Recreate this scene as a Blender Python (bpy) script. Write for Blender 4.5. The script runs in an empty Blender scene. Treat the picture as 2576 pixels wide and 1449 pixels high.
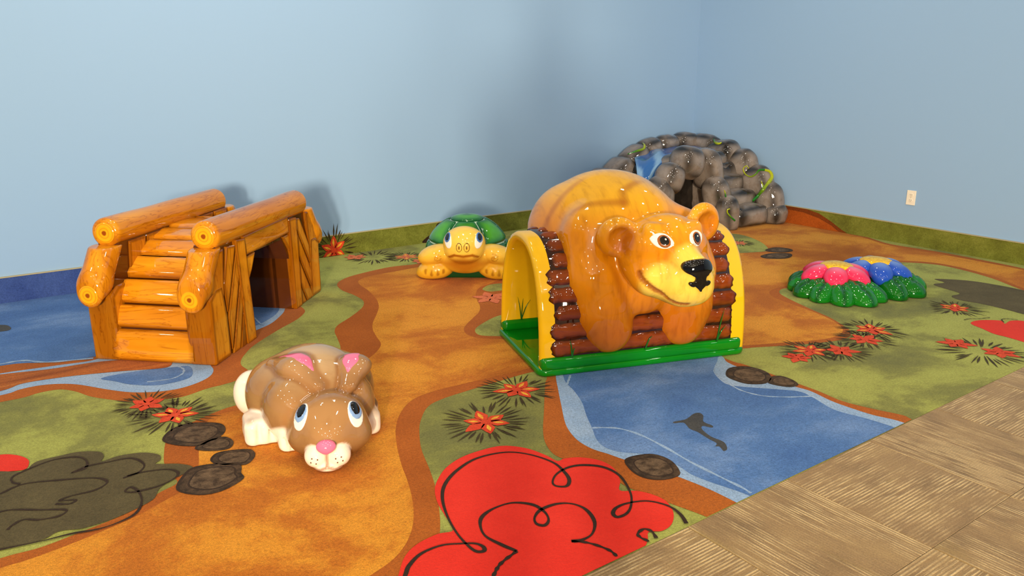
import bpy, bmesh, math, random
import numpy as np
from mathutils import Matrix, Vector

# ------------------------------------------------------------------ camera
scene = bpy.context.scene
COL = scene.collection
EYE = 1.365
FOCAL_PX = 2021.2
YAW, PITCH, ROLL = math.radians(36.113), math.radians(15.515), math.radians(0.08)
fw = Vector((math.sin(YAW)*math.cos(PITCH), math.cos(YAW)*math.cos(PITCH), -math.sin(PITCH)))
rt = Vector((math.cos(YAW), -math.sin(YAW), 0))
up = rt.cross(fw)
rt, up = rt*math.cos(ROLL)+up*math.sin(ROLL), up*math.cos(ROLL)-rt*math.sin(ROLL)
cd = bpy.data.cameras.new('camera')
cd.sensor_width = 36; cd.lens = 36*FOCAL_PX/2576; cd.clip_start = 0.02
cam = bpy.data.objects.new('camera', cd); COL.objects.link(cam)
cam.matrix_world = Matrix(((rt.x, up.x, -fw.x, 0), (rt.y, up.y, -fw.y, 0), (rt.z, up.z, -fw.z, EYE), (0, 0, 0, 1)))
scene.camera = cam

# ------------------------------------------------------------------ light
w = bpy.data.worlds.new('world'); scene.world = w; w.use_nodes = True
w.node_tree.nodes['Background'].inputs[0].default_value = (.9, .93, 1, 1)
w.node_tree.nodes['Background'].inputs[1].default_value = 0.3
scene.view_settings.view_transform = 'Standard'
scene.view_settings.look = 'None'
scene.view_settings.gamma = 1
scene.view_settings.use_curve_mapping = False
scene.view_settings.exposure = 0.0
CEIL = 3.3
WALL_Y, WALL_X, EDGE_Y, COVE = 5.471, 6.209, 1.444, 0.158
X0, Y0 = -5.0, -6.5

def lamp(name, loc, power, size, color=(1, .93, .82), target=None, size_y=None, spread=180):
    l = bpy.data.lights.new(name, 'AREA')
    l.shape = 'DISK' if size_y is None else 'RECTANGLE'
    l.size = size
    if size_y: l.size_y = size_y
    l.energy = power; l.color = color; l.spread = math.radians(spread)
    o = bpy.data.objects.new(name, l); COL.objects.link(o); o.location = loc
    if target is not None:
        o.rotation_euler = (Vector(target)-Vector(loc)).to_track_quat('-Z', 'Y').to_euler()
    return o
for lx in (-2.6, -1.0, .6, 2.2, 3.8, 5.4):
    for ly in (-3.4, -1.6, .2, 2.0, 3.8):
        lamp('ceiling_downlight', (lx, ly, CEIL-.02), 6.9, .14, (1, .95, .88))
# warm key panels added far behind the viewer to throw the wall shadow
for off, pw in ((-.72, 75), (0, 300), (.72, 75)):
    lamp('key_panel', (-3.97+off*.788, -5.24-off*.616, 1.8), pw, .34, (1, .84, .6), target=(4.4+off*.788, 5.47-off*.616, 1.5), size_y=.9, spread=100)
# fill lamps added to soften the bridge's shadow on the back wall
for lx in (.9, 2.3): lamp('wall_fill', (lx, 4.1, CEIL-.02), 15, .3, (1, .93, .82), target=(lx, WALL_Y, .5))

# ------------------------------------------------------------------ helpers
def lin(r, g, b):
    f = lambda c: (c/255/12.92) if c/255 <= .04045 else ((c/255+.055)/1.055)**2.4
    return (f(r), f(g), f(b), 1)

class NT:
    """tiny node-tree helper"""
    def __init__(s, name):
        s.m = bpy.data.materials.new(name); s.m.use_nodes = True
        s.t = s.m.node_tree; s.b = s.t.nodes['Principled BSDF']
    def n(s, typ, **kw):
        o = s.t.nodes.new(typ)
        for k, v in kw.items():
            if hasattr(o, k): setattr(o, k, v)
            else: o.inputs[k.replace('_', ' ')].default_value = v
        return o
    def l(s, a, b): s.t.links.new(a, b)
    def coord(s, scale=(1, 1, 1), rot=(0, 0, 0), kind='Object', loc=(0, 0, 0)):
        c = s.n('ShaderNodeTexCoord'); m = s.n('ShaderNodeMapping')
        m.inputs['Scale'].default_value = scale; m.inputs['Rotation'].default_value = rot; m.inputs['Location'].default_value = loc
        s.l(c.outputs[kind], m.inputs[0]); return m.outputs[0]
    def noise(s, vec, scale, detail=3, rough=.5, dist=0):
        o = s.n('ShaderNodeTexNoise'); o.inputs['Scale'].default_value = scale; o.inputs['Detail'].default_value = detail
        o.inputs['Roughness'].default_value = rough; o.inputs['Distortion'].default_value = dist
        s.l(vec, o.inputs['Vector']); return o.outputs['Fac']
    def ramp(s, fac, stops):
        o = s.n('ShaderNodeValToRGB'); e = o.color_ramp.elements
        while len(e) < len(stops): e.new(.5)
        for el, (p, c) in zip(e, stops): el.position = p; el.color = c if len(c) == 4 else (*c, 1)
        s.l(fac, o.inputs[0]); return o.outputs[0]
    def mix(s, fac, a, b, mode='MIX'):
        o = s.n('ShaderNodeMix'); o.data_type = 'RGBA'; o.blend_type = mode
        for i, v in ((0, fac), (6, a), (7, b)):
            if isinstance(v, (float, int, tuple)): o.inputs[i].default_value = v
            else: s.l(v, o.inputs[i])
        return o.outputs[2]
    def math(s, op, a, b=0.):
        o = s.n('ShaderNodeMath'); o.operation = op
        for i, v in ((0, a), (1, b)):
            if isinstance(v, (float, int)): o.inputs[i].default_value = v
            else: s.l(v, o.inputs[i])
        return o.outputs[0]
    def bump(s, h, strength, dist):
        o = s.n('ShaderNodeBump'); o.inputs['Strength'].default_value = strength; o.inputs['Distance'].default_value = dist
        s.l(h, o.inputs['Height']); s.l(o.outputs[0], s.b.inputs['Normal'])
    def base(s, c):
        if isinstance(c, tuple): s.b.inputs['Base Color'].default_value = c
        else: s.l(c, s.b.inputs['Base Color'])
    def set(s, **kw):
        for k, v in kw.items(): s.b.inputs[k.replace('_', ' ')].default_value = v

MATS = {}
def pile_mat(name, stops, scale=2.2, stretch=(1, 1, 1), detail=8, grain=.26, dist=.25):
    """printed carpet: airbrushed mottling and a short cut pile"""
    t = NT(name); v = t.coord(stretch)
    c = t.ramp(t.noise(v, scale, detail, .68, dist), stops)
    g = t.noise(t.coord(), 300, 2, .6); g2 = t.noise(t.coord(), 110, 3, .6)
    k = t.ramp(t.math('ADD', t.math('MULTIPLY', g, .55), t.math('MULTIPLY', g2, .45)),
               [(.3, (1-grain*2, 1-grain*2, 1-grain*2)), (.7, (1+grain*.6,)*3)])
    t.base(t.mix(1.0, c, k, 'MULTIPLY')); t.set(Roughness=.95, Sheen_Weight=.06, Sheen_Roughness=.5, Specular_IOR_Level=.1)
    t.bump(t.math('ADD', g, g2), .35, .004)
    MATS[name] = t.m; return t.m
def plain(name, c, rough=.4, coat=0., noise=0., spec=.5):
    t = NT(name)
    if noise:
        n = t.noise(t.coord(), 14, 4); f = t.ramp(n, [(.3, (1-noise,)*3), (.7, (1+noise*.5,)*3)])
        t.base(t.mix(1.0, c, f, 'MULTIPLY'))
    else: t.base(c)
    t.set(Roughness=rough, Coat_Weight=coat, Coat_Roughness=.02, Specular_IOR_Level=0. if coat else spec)
    MATS[name] = t.m; return t.m
def painted(name, streak=None, amount=.12, rough=.3, scale=10, detail=4, coat=1.0, bump=0., bscale=26):
    """glossy clear-coated foam: colour from the painted vertex layer, broken up by brush streaks"""
    t = NT(name); a = t.n('ShaderNodeVertexColor'); a.layer_name = 'Paint'
    n = t.noise(t.coord(streak or (1, 1, 1)), scale, detail, .6, .4)
    f = t.ramp(n, [(.25, (1-amount*1.6, 1-amount*2, 1-amount*2.4)), (.5, (1, 1, 1)), (.8, (1+amount*.5,)*3)])
    t.base(t.mix(1.0, a.outputs[0], f, 'MULTIPLY'))
    t.set(Roughness=rough+.2, Coat_Weight=coat, Coat_Roughness=.03, Specular_IOR_Level=.0)
    b = t.noise(t.coord(), bscale, 2); t.bump(b, .05 + bump, .004)
    MATS[name] = t.m; return t.m

def link(name, me, mat=None, parent=None, loc=None, rotz=0, smooth=True):
    if mat is not None:
        for m in (mat if isinstance(mat, (list, tuple)) else [mat]): me.materials.append(m)
    if smooth: me.polygons.foreach_set('use_smooth', [True]*len(me.polygons))
    o = bpy.data.objects.new(name, me); COL.objects.link(o)
    if parent is not None: o.parent = parent
    if loc is not None: o.location = loc
    if rotz: o.rotation_euler[2] = rotz
    return o
def tag(o, label=None, cat=None, group=None, kind=None):
    for k, v in (('label', label), ('category', cat), ('group', group), ('kind', kind)):
        if v: o[k] = v
    return o
def thing(name, label, cat, loc, deg=0, group=None):
    o = bpy.data.objects.new(name, None); COL.objects.link(o); o.empty_display_size = .1
    o.location = (*loc[:2], loc[2] if len(loc) > 2 else 0); o.rotation_euler[2] = math.radians(deg)
    return tag(o, label, cat, group)
def mesh_py(name, v, f):
    me = bpy.data.meshes.new(name); me.from_pydata([tuple(map(float, q)) for q in v], [], f); me.update(); return me
def from_bm(bm, name):
    me = bpy.data.meshes.new(name); bmesh.ops.recalc_face_normals(bm, faces=bm.faces); bm.to_mesh(me); bm.free(); return me
def box_bm(lo, hi, bevel=0, seg=2):
    bm = bmesh.new(); bmesh.ops.create_cube(bm, size=1)
    lo, hi = Vector(lo), Vector(hi)
    for q in bm.verts: q.co = Vector([(lo[i]+hi[i])/2+q.co[i]*(hi[i]-lo[i]) for i in range(3)])
    if bevel: bmesh.ops.bevel(bm, geom=bm.edges[:], offset=bevel, segments=seg, affect='EDGES', profile=.6)
    return bm
def box(name, lo, hi, mat, parent=None, bevel=0, seg=2):
    return link(name, from_bm(box_bm(lo, hi, bevel, seg), name), mat, parent, smooth=False)
def smooth_closed(pts, n=6):
    P = np.array(pts, float); out = []
    for i in range(len(P)):
        a, b, c, d = P[i-1], P[i], P[(i+1) % len(P)], P[(i+2) % len(P)]
        for k in range(n):
            t = k/n; out.append(.5*((2*b)+(c-a)*t+(2*a-5*b+4*c-d)*t*t+(3*b-a-3*c+d)*t**3))
    return np.array(out)
def smooth_open(pts, n=8):
    P = np.array(pts, float); P = np.vstack([2*P[0]-P[1], P, 2*P[-1]-P[-2]]); out = []
    for i in range(1, len(P)-2):
        a, b, c, d = P[i-1], P[i], P[i+1], P[i+2]
        for k in range(n):
            t = k/n; out.append(.5*((2*b)+(c-a)*t+(2*a-5*b+4*c-d)*t*t+(3*b-a-3*c+d)*t**3))
    out.append(P[-2]); return np.array(out)
def clip(P, ax, val, sign):
    out = []; n = len(P)
    for i in range(n):
        a, b = P[i-1], P[i]; da, db = sign*(a[ax]-val), sign*(b[ax]-val)
        if (da >= 0) != (db >= 0): out.append(a+(b-a)*da/(da-db))
        if db >= 0: out.append(b)
    return np.array(out)
def prism_bm(poly, y0, y1, bevel=0, seg=2, axes=(0, 2, 1)):
    """polygon in two axes extruded along the third, edges rounded"""
    bm = bmesh.new(); vs = []
    for y in (y0, y1):
        ring = []
        for a, b in poly:
            c = [0, 0, 0]; c[axes[0]] = a; c[axes[1]] = b; c[axes[2]] = y
            ring.append(bm.verts.new(c))
        vs.append(ring)
    n = len(poly); bm.faces.new(vs[0][::-1]); bm.faces.new(vs[1])
    for i in range(n): bm.faces.new((vs[0][i], vs[0][(i+1) % n], vs[1][(i+1) % n], vs[1][i]))
    bmesh.ops.recalc_face_normals(bm, faces=bm.faces)
    if bevel: bmesh.ops.bevel(bm, geom=bm.edges[:], offset=bevel, segments=seg, affect='EDGES', profile=.6, clamp_overlap=True)
    return bm

# ---- implicit solids ------------------------------------------------------
def smin(a, b, k):
    h = np.clip(.5+.5*(b-a)/k, 0, 1); return b+(a-b)*h-k*h*(1-h)
def smax(a, b, k): return -smin(-a, -b, k)
def rotm(rx=0, ry=0, rz=0):
    return np.array(Matrix.Rotation(math.radians(rz), 3, 'Z') @ Matrix.Rotation(math.radians(ry), 3, 'Y') @ Matrix.Rotation(math.radians(rx), 3, 'X'))
def ell(P, c, r, R=None):
    q = P-np.array(c)
    if R is not None: q = q @ R
    r = np.array(r, float); k0 = np.linalg.norm(q/r, axis=-1); k1 = np.linalg.norm(q/(r*r), axis=-1)
    return k0*(k0-1)/np.maximum(k1, 1e-9)
def cap(P, a, b, ra, rb):
    a, b = np.array(a, float), np.array(b, float); d = b-a
    h = np.clip(((P-a) @ d)/(d @ d), 0, 1)
    return np.linalg.norm(P-a-h[..., None]*d, axis=-1)-(ra+(rb-ra)*h)
def chain(P, pts, k=.03):
    d = None
    for (a, ra), (b, rb) in zip(pts[:-1], pts[1:]):
        e = cap(P, a, b, ra, rb); d = e if d is None else smin(d, e, k)
    return d
def rbox(P, c, h, r, R=None):
    q = P-np.array(c)
    if R is not None: q = q @ R
    q = np.abs(q)-np.array(h)+r
    return np.linalg.norm(np.maximum(q, 0), axis=-1)+np.minimum(q.max(-1), 0)-r
def wob(P, s, seed=0):
    """cheap smooth wobble made of sines, about -1..1"""
    r = np.random.RandomState(seed); o = 0
    for i in range(5):
        k = r.normal(size=3); k *= s*(.7+.9*r.rand())/np.linalg.norm(k); o = o+np.sin(P @ k+r.rand()*6.28)
    return o/3.2
def solid(name, f, lo, hi, res, paint=None):
    """surface-net mesh of f<0 inside the box, vertices pulled onto f=0"""
    lo, hi = np.array(lo, float), np.array(hi, float)
    N = np.ceil((hi-lo)/res).astype(int)+1
    ax = [lo[i]+res*np.arange(N[i]) for i in range(3)]
    # coarse pass, then only evaluate near the surface
    V = np.full(N, 1e3); step = 4
    cx = [np.arange(0, N[i]+step, step) for i in range(3)]
    G = np.stack(np.meshgrid(*[lo[i]+res*cx[i] for i in range(3)], indexing='ij'), -1)
    C = f(G.reshape(-1, 3)).reshape(G.shape[:3])
    near = np.abs(C) < res*step*2.6
    for s in range(3):
        near = near | np.roll(near, 1, s) | np.roll(near, -1, s)
    up_ = lambda A: np.repeat(np.repeat(np.repeat(A, step, 0), step, 1), step, 2)
    off = step//2
    big = up_(near); sgn = up_(C)
    sl = tuple(slice(off, off+N[i]) for i in range(3))
    big, sgn = big[sl], sgn[sl]
    V[:] = np.sign(sgn[:N[0], :N[1], :N[2]])*1e3
    idx = np.argwhere(big)
    P = lo+res*idx
    V[idx[:, 0], idx[:, 1], idx[:, 2]] = np.concatenate([f(c) for c in np.array_split(P, max(1, len(P)//400000))])
    S = V < 0
    corner = [(i, j, k) for i in (0, 1) for j in (0, 1) for k in (0, 1)]
    n = N-1
    sub = lambda A, c: A[c[0]:c[0]+n[0], c[1]:c[1]+n[1], c[2]:c[2]+n[2]]
    cnt = sum(sub(S, c).astype(np.int8) for c in corner)
    act = (cnt > 0) & (cnt < 8); cells = np.argwhere(act); vid = np.full(n, -1, np.int64); vid[act] = np.arange(len(cells))
    acc = np.zeros((len(cells), 3)); num = np.zeros(len(cells))
    for a in range(8):
        for ax_ in range(3):
            if corner[a][ax_]: continue
            c0 = np.array(corner[a]); c1 = c0.copy(); c1[ax_] = 1
            i0, i1 = (cells+c0).T, (cells+c1).T
            v0, v1 = V[tuple(i0)], V[tuple(i1)]; m = (v0 < 0) != (v1 < 0)
            t = np.where(m, v0/np.where(v0 == v1, 1, v0-v1), 0)
            pt = c0+t[:, None]*(c1-c0); acc[m] += pt[m]; num[m] += 1
    X = lo+res*(cells+acc/np.maximum(num, 1)[:, None])
    for it in range(3):
        e = res*.3; d = f(X)
        g = np.stack([f(X+np.eye(3)[i]*e)-f(X-np.eye(3)[i]*e) for i in range(3)], -1)/(2*e)
        X = X-np.clip(d/np.maximum((g*g).sum(-1), .05), -res, res)[:, None]*g*.8
    quads = []
    for ax_ in range(3):
        o = [1, 1, 1]; o[ax_] = 0
        s0 = tuple(slice(o[i], n[i]) for i in range(3))
        s1 = tuple(slice(o[i]+(i == ax_), n[i]+(i == ax_)) for i in range(3))
        m = S[s0] != S[s1]; e = np.argwhere(m)+np.array(o)
        b, c = [i for i in range(3) if i != ax_]
        B, Cc = np.eye(3, dtype=int)[b], np.eye(3, dtype=int)[c]
        q = np.stack([vid[tuple((e-B-Cc).T)], vid[tuple((e-Cc).T)], vid[tuple(e.T)], vid[tuple((e-B).T)]], -1)
        quads.append(q)
    Q = np.concatenate(quads); Q = Q[(Q >= 0).all(1)]
    nrm = np.cross(X[Q[:, 2]]-X[Q[:, 0]], X[Q[:, 3]]-X[Q[:, 1]]); bad = (nrm*g[Q[:, 0]]).sum(1) < 0
    Q[bad] = Q[bad][:, ::-1]
    me = bpy.data.meshes.new(name)
    me.vertices.add(len(X)); me.vertices.foreach_set('co', X.astype(np.float32).ravel())
    me.loops.add(len(Q)*4); me.loops.foreach_set('vertex_index', Q.astype(np.int32).ravel())
    me.polygons.add(len(Q)); me.polygons.foreach_set('loop_start', np.arange(0, len(Q)*4, 4, dtype=np.int32))
    me.update(calc_edges=True); me.validate()
    if paint is not None: put_paint(me, paint(X))
    return me
def put_paint(me, rgb):
    a = me.color_attributes.new('Paint', 'FLOAT_COLOR', 'POINT')
    c = np.ones((len(me.vertices), 4), np.float32); c[:, :3] = np.broadcast_to(rgb, (len(me.vertices), 3)); a.data.foreach_set('color', c.ravel())
def co(me):
    a = np.zeros(len(me.vertices)*3, np.float32); me.vertices.foreach_get('co', a); return a.reshape(-1, 3)
def L3(*c): return np.array(lin(*c)[:3])
def blend(c, d, f): f = np.clip(f, 0, 1)[..., None]; return c*(1-f)+d*f
def sstep(x, a, b): t = np.clip((x-a)/(b-a), 0, 1); return t*t*(3-2*t)

# ---- lathe / tube ----------------------------------------------------------
def tube_me(name, pts, rad, n=10, caps=True, samples=6):
    P = smooth_open(pts, samples) if samples else np.array(pts, float)
    r = np.interp(np.linspace(0, 1, len(P)), np.linspace(0, 1, len(rad)), rad) if not np.isscalar(rad) else np.full(len(P), rad)
    v = []; f = []; ref = np.array([0., 0, 1]); prev = None
    for i, p in enumerate(P):
        t = P[min(i+1, len(P)-1)]-P[max(i-1, 0)]; t = t/np.linalg.norm(t)
        a = np.cross(t, ref if prev is None else prev)
        if prev is None:
            if np.linalg.norm(a) < .1: a = np.cross(t, [1., 0, 0])
            a /= np.linalg.norm(a); b = np.cross(a, t)
        else:
            b = prev-t*(prev @ t); b /= np.linalg.norm(b); a = np.cross(t, b)
        prev = b
        for k in range(n):
            q = 2*math.pi*k/n; v.append(p+r[i]*(math.cos(q)*a+math.sin(q)*b))
    for i in range(len(P)-1):
        for k in range(n): f.append((i*n+k, i*n+(k+1) % n, (i+1)*n+(k+1) % n, (i+1)*n+k))
    if caps: f += [tuple(range(n))[::-1], tuple(range((len(P)-1)*n, len(P)*n))]
    return mesh_py(name, v, f)
# ------------------------------------------------------------------ carpet print, outlines in metres on the floor
PRINT = {
  'RUST_MAIN':[(3.239,4.884),(2.979,4.913),(2.729,4.883),(2.525,4.915),(2.257,4.862),(2.116,4.796),(2.032,4.697),(2.001,4.556),(2.014,4.413),(2.008,4.278),(1.969,4.183),(1.904,4.102),(1.789,3.999),(1.685,3.916),(1.628,3.831),(1.593,3.721),(1.554,3.598),(1.516,3.518),(1.446,3.432),(1.307,3.340),(1.088,3.209),(0.976,3.185),(0.904,3.171),(0.836,3.161),(0.729,3.120),(0.624,3.062),(0.575,2.993),(0.544,2.896),(0.524,2.806),(0.522,2.711),(0.525,2.642),(0.459,2.608),(0.400,2.559),(0.323,2.528),(0.207,2.502),(0.100,2.483),(0.001,2.489),(-0.186,2.466),(-0.191,2.061),(0.628,1.466),(0.918,1.697),(0.991,1.758),(1.050,1.812),(1.101,1.880),(1.158,1.980),(1.219,2.106),(1.266,2.225),(1.319,2.373),(1.379,2.493),(1.436,2.584),(1.526,2.685),(1.616,2.722),(1.765,2.736),(1.963,2.745),(2.100,2.748),(2.245,2.723),(2.485,2.714),(2.780,2.604),(3.152,2.391),(3.231,2.356),(3.424,2.261),(3.643,2.178),(3.758,2.172),(3.844,2.213),(3.888,2.264),(3.977,2.418),(4.034,2.583),(4.115,2.789),(4.174,2.898),(4.258,2.950),(4.358,2.948),(4.697,2.973),(5.118,3.004),(5.496,2.933),(5.626,2.839),(5.715,2.688),(5.696,2.490),(5.622,2.280),(5.477,2.036),(5.346,1.714),(5.039,1.153),(5.705,1.337),(5.982,1.945),(6.091,2.288),(6.122,2.557),(6.132,2.898),(6.099,3.268),(6.203,3.533),(6.265,3.751),(6.408,4.155),(6.397,4.527),(6.233,4.903),(5.761,4.983),(4.842,4.837),(3.849,4.694)],
  'DIRT_MAIN':[(3.229,4.764),(2.915,4.808),(2.689,4.796),(2.516,4.783),(2.298,4.767),(2.190,4.706),(2.150,4.612),(2.132,4.461),(2.091,4.271),(2.030,4.109),(1.949,3.975),(1.858,3.842),(1.802,3.730),(1.765,3.612),(1.734,3.505),(1.675,3.424),(1.597,3.356),(1.534,3.322),(1.396,3.276),(1.226,3.192),(1.060,3.134),(0.952,3.116),(0.886,3.115),(0.824,3.121),(0.771,3.103),(0.708,3.001),(0.656,2.853),(0.620,2.728),(0.577,2.621),(0.513,2.570),(0.442,2.535),(0.363,2.498),(0.256,2.467),(0.146,2.444),(0.054,2.433),(-0.004,2.434),(-0.186,2.415),(-0.191,2.061),(0.539,1.531),(0.753,1.774),(0.821,1.792),(0.895,1.816),(0.950,1.848),(1.004,1.897),(1.057,1.967),(1.113,2.072),(1.163,2.196),(1.201,2.308),(1.261,2.455),(1.331,2.593),(1.421,2.713),(1.520,2.791),(1.632,2.815),(1.793,2.811),(1.977,2.795),(2.155,2.789),(2.278,2.764),(2.522,2.755),(2.810,2.632),(3.186,2.418),(3.384,2.327),(3.548,2.253),(3.671,2.219),(3.786,2.231),(3.867,2.279),(3.930,2.363),(3.989,2.501),(4.028,2.686),(4.061,2.849),(4.128,2.942),(4.218,2.979),(4.389,2.985),(4.762,3.016),(5.203,3.056),(5.543,2.959),(5.674,2.865),(5.762,2.712),(5.754,2.517),(5.688,2.310),(5.538,2.061),(5.421,1.741),(5.116,1.174),(5.629,1.316),(5.937,1.929),(6.042,2.268),(6.059,2.528),(6.065,2.864),(6.044,3.237),(6.144,3.498),(6.203,3.713),(6.359,4.121),(6.345,4.489),(6.181,4.861),(5.714,4.942),(4.782,4.776),(3.780,4.609)],
  'RUST_ISLE':[(2.934,4.168),(2.831,4.133),(2.725,4.091),(2.633,3.988),(2.566,3.875),(2.511,3.762),(2.441,3.666),(2.351,3.592),(2.249,3.508),(2.196,3.446),(2.167,3.369),(2.181,3.296),(2.237,3.233),(2.348,3.175),(2.675,3.183),(3.024,3.492),(3.280,3.995),(3.172,4.202)],
  'GREEN_ISLE':[(2.793,3.659),(2.621,3.584),(2.539,3.549),(2.441,3.527),(2.299,3.455),(2.237,3.400),(2.214,3.327),(2.262,3.269),(2.357,3.224),(2.662,3.235),(2.914,3.471)],
  'GREEN_ISLE_B':[(3.015,4.036),(2.926,4.089),(2.836,4.117),(2.755,4.081),(2.720,4.037),(2.739,3.978),(2.816,3.957),(2.975,3.899)],
  'GREEN_ISLE_C':[(5.210,4.366),(5.399,4.271),(5.415,4.119),(5.315,3.905),(5.178,3.738),(5.092,3.681),(4.985,3.708),(4.865,3.761),(4.639,3.875),(4.807,4.180)],
  'RUST_STREAM_L':[(-0.168,3.793),(0.103,3.781),(0.190,3.780),(0.251,3.799),(0.326,3.789),(0.378,3.724),(0.424,3.621),(0.498,3.521),(0.563,3.458),(0.649,3.421),(0.739,3.393),(0.847,3.423),(0.917,3.428),(0.993,3.447),(1.062,3.518),(1.062,3.612),(1.079,3.677),(1.120,3.749),(1.208,3.863),(1.393,4.026),(1.536,4.137),(1.620,4.231),(1.650,4.305),(1.650,4.424),(1.597,4.575),(1.363,4.590),(1.109,4.490),(0.894,4.470),(0.573,4.308),(0.498,4.234),(0.304,4.258),(-0.162,4.255)],
  'POOL_LIGHT_L':[(-0.167,3.887),(0.110,3.864),(0.186,3.890),(0.262,3.891),(0.336,3.860),(0.405,3.798),(0.494,3.667),(0.571,3.573),(0.656,3.517),(0.748,3.494),(0.840,3.518),(0.906,3.569),(0.939,3.638),(0.951,3.724),(1.025,3.909),(1.179,4.021),(1.283,4.081),(1.395,4.151),(1.491,4.259),(1.553,4.355),(1.590,4.477),(1.500,4.644),(1.288,4.645),(1.055,4.529),(0.843,4.423),(0.626,4.198),(0.520,4.102),(0.354,4.124),(0.133,4.159),(-0.163,4.171)],
  'POOL_DEEP_L':[(0.498,3.824),(0.639,3.823),(0.802,3.774),(0.858,3.747),(0.854,3.668),(0.824,3.600),(0.754,3.580),(0.673,3.593),(0.590,3.665),(0.541,3.746)],
  'POOL_DEEP_L2':[(1.112,4.069),(1.305,4.157),(1.403,4.224),(1.487,4.309),(1.542,4.412),(1.563,4.548),(1.338,4.511),(1.103,4.319)],
  'WATER_L':[(-0.237,5.554),(0.238,5.474),(0.444,5.471),(0.752,5.480),(1.181,5.483),(1.399,5.351),(1.366,4.902),(1.130,4.566),(0.828,4.353),(0.594,4.221),(0.519,4.149),(0.330,4.193),(0.237,4.247),(0.142,4.271),(-0.234,4.307)],
  'LOG_L':[(-0.167,3.887),(0.114,3.915),(0.208,3.958),(0.377,3.934),(0.580,3.866),(0.771,3.791),(0.798,3.901),(0.659,4.001),(0.513,4.061),(0.317,4.088),(0.132,4.142),(-0.163,4.187)],
  'RUST_STREAM_R':[(2.116,2.635),(2.010,2.515),(1.880,2.356),(1.786,2.242),(1.727,2.157),(1.694,2.081),(1.689,2.028),(1.711,1.956),(1.762,1.865),(1.740,1.761),(1.746,1.691),(1.776,1.576),(1.810,1.449),(1.824,1.329),(1.854,1.155),(2.810,1.035),(3.021,1.303),(3.036,1.444),(3.044,1.489),(3.007,1.588),(2.975,1.711),(2.988,1.834),(2.990,1.944),(2.991,2.216),(2.979,2.276),(2.985,2.365),(3.010,2.473),(2.681,2.641),(2.245,2.723)],
  'LIGHT_STREAM_R':[(2.196,2.666),(2.072,2.497),(1.988,2.376),(1.900,2.248),(1.857,2.168),(1.830,2.083),(1.829,2.003),(1.849,1.938),(1.866,1.873),(1.896,1.804),(1.927,1.682),(1.949,1.560),(1.955,1.446),(1.958,1.285),(2.752,1.010),(2.953,1.269),(2.978,1.453),(2.946,1.569),(2.937,1.724),(2.960,1.854),(2.948,1.946),(2.962,2.082),(2.940,2.221),(2.948,2.298),(2.981,2.423),(2.661,2.621),(2.292,2.721)],
  'WATER_R':[(2.253,2.686),(2.193,2.608),(2.158,2.546),(2.128,2.457),(2.072,2.340),(2.007,2.240),(1.941,2.129),(1.896,2.056),(1.875,1.989),(1.895,1.924),(1.954,1.862),(1.986,1.794),(1.987,1.719),(1.978,1.656),(1.991,1.579),(2.014,1.497),(2.024,1.433),(2.027,1.291),(2.725,0.997),(2.912,1.278),(2.907,1.446),(2.894,1.555),(2.867,1.679),(2.906,1.808),(2.915,1.882),(2.853,1.959),(2.762,2.058),(2.728,2.117),(2.747,2.178),(2.794,2.252),(2.844,2.290),(2.948,2.358),(2.968,2.412),(2.641,2.601),(2.322,2.700)],
  'FISH':[(2.246,1.988),(2.301,1.976),(2.368,1.993),(2.393,1.984),(2.384,1.957),(2.342,1.919),(2.342,1.874),(2.325,1.864),(2.308,1.894),(2.282,1.873),(2.262,1.811),(2.265,1.755),(2.232,1.711),(2.206,1.706),(2.222,1.738),(2.212,1.749),(2.235,1.764),(2.240,1.810),(2.251,1.870),(2.248,1.907),(2.270,1.957),(2.238,1.976)],
  'FISH2':[(0.094,5.048),(0.199,4.989),(0.233,4.948),(0.241,4.875),(0.206,4.851),(0.102,4.894)],
  'R1':[(1.865,1.870),(1.922,1.870),(1.981,1.839),(1.995,1.768),(1.952,1.685),(1.902,1.677),(1.850,1.701),(1.823,1.751),(1.832,1.814)],
  'R2':[(2.809,2.193),(2.894,2.242),(2.978,2.206),(2.995,2.118),(2.948,2.050),(2.871,2.024),(2.803,2.068),(2.790,2.135)],
  'R3':[(2.950,2.060),(3.005,2.039),(3.003,1.975),(2.973,1.928),(2.922,1.937),(2.888,1.995),(2.894,2.031)],
  'R4':[(0.565,3.012),(0.614,3.082),(0.686,3.101),(0.776,3.040),(0.791,2.980),(0.762,2.919),(0.690,2.876),(0.637,2.891),(0.582,2.951)],
  'R5':[(0.643,2.863),(0.700,2.910),(0.763,2.898),(0.776,2.839),(0.744,2.790),(0.685,2.809)],
  'R6':[(0.662,2.735),(0.698,2.780),(0.759,2.767),(0.809,2.734),(0.803,2.677),(0.757,2.630),(0.717,2.658),(0.681,2.677)],
  'R7':[(0.510,2.591),(0.554,2.681),(0.604,2.719),(0.692,2.691),(0.739,2.643),(0.723,2.583),(0.715,2.534),(0.633,2.495),(0.561,2.513)],
  'R8':[(5.114,3.715),(5.246,3.723),(5.298,3.634),(5.249,3.567),(5.144,3.577),(5.081,3.655)],
  'R9':[(4.907,3.602),(5.049,3.613),(5.158,3.534),(5.097,3.466),(4.991,3.448),(4.884,3.525)],
  'BUSH_DARK_R':[(5.304,2.509),(5.434,2.366),(5.475,2.213),(5.477,2.036),(5.409,1.822),(4.929,1.641),(4.931,1.811),(4.946,1.905),(4.952,2.060),(4.929,2.169),(4.978,2.240),(5.082,2.243),(5.129,2.392),(5.167,2.447),(5.264,2.426)],
  'BUSH_RED_R':[(4.510,1.908),(4.607,1.908),(4.698,1.834),(4.655,1.795),(4.747,1.799),(4.796,1.728),(4.734,1.529),(4.392,1.473),(4.412,1.598),(4.425,1.682),(4.427,1.751),(4.464,1.822)],
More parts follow.
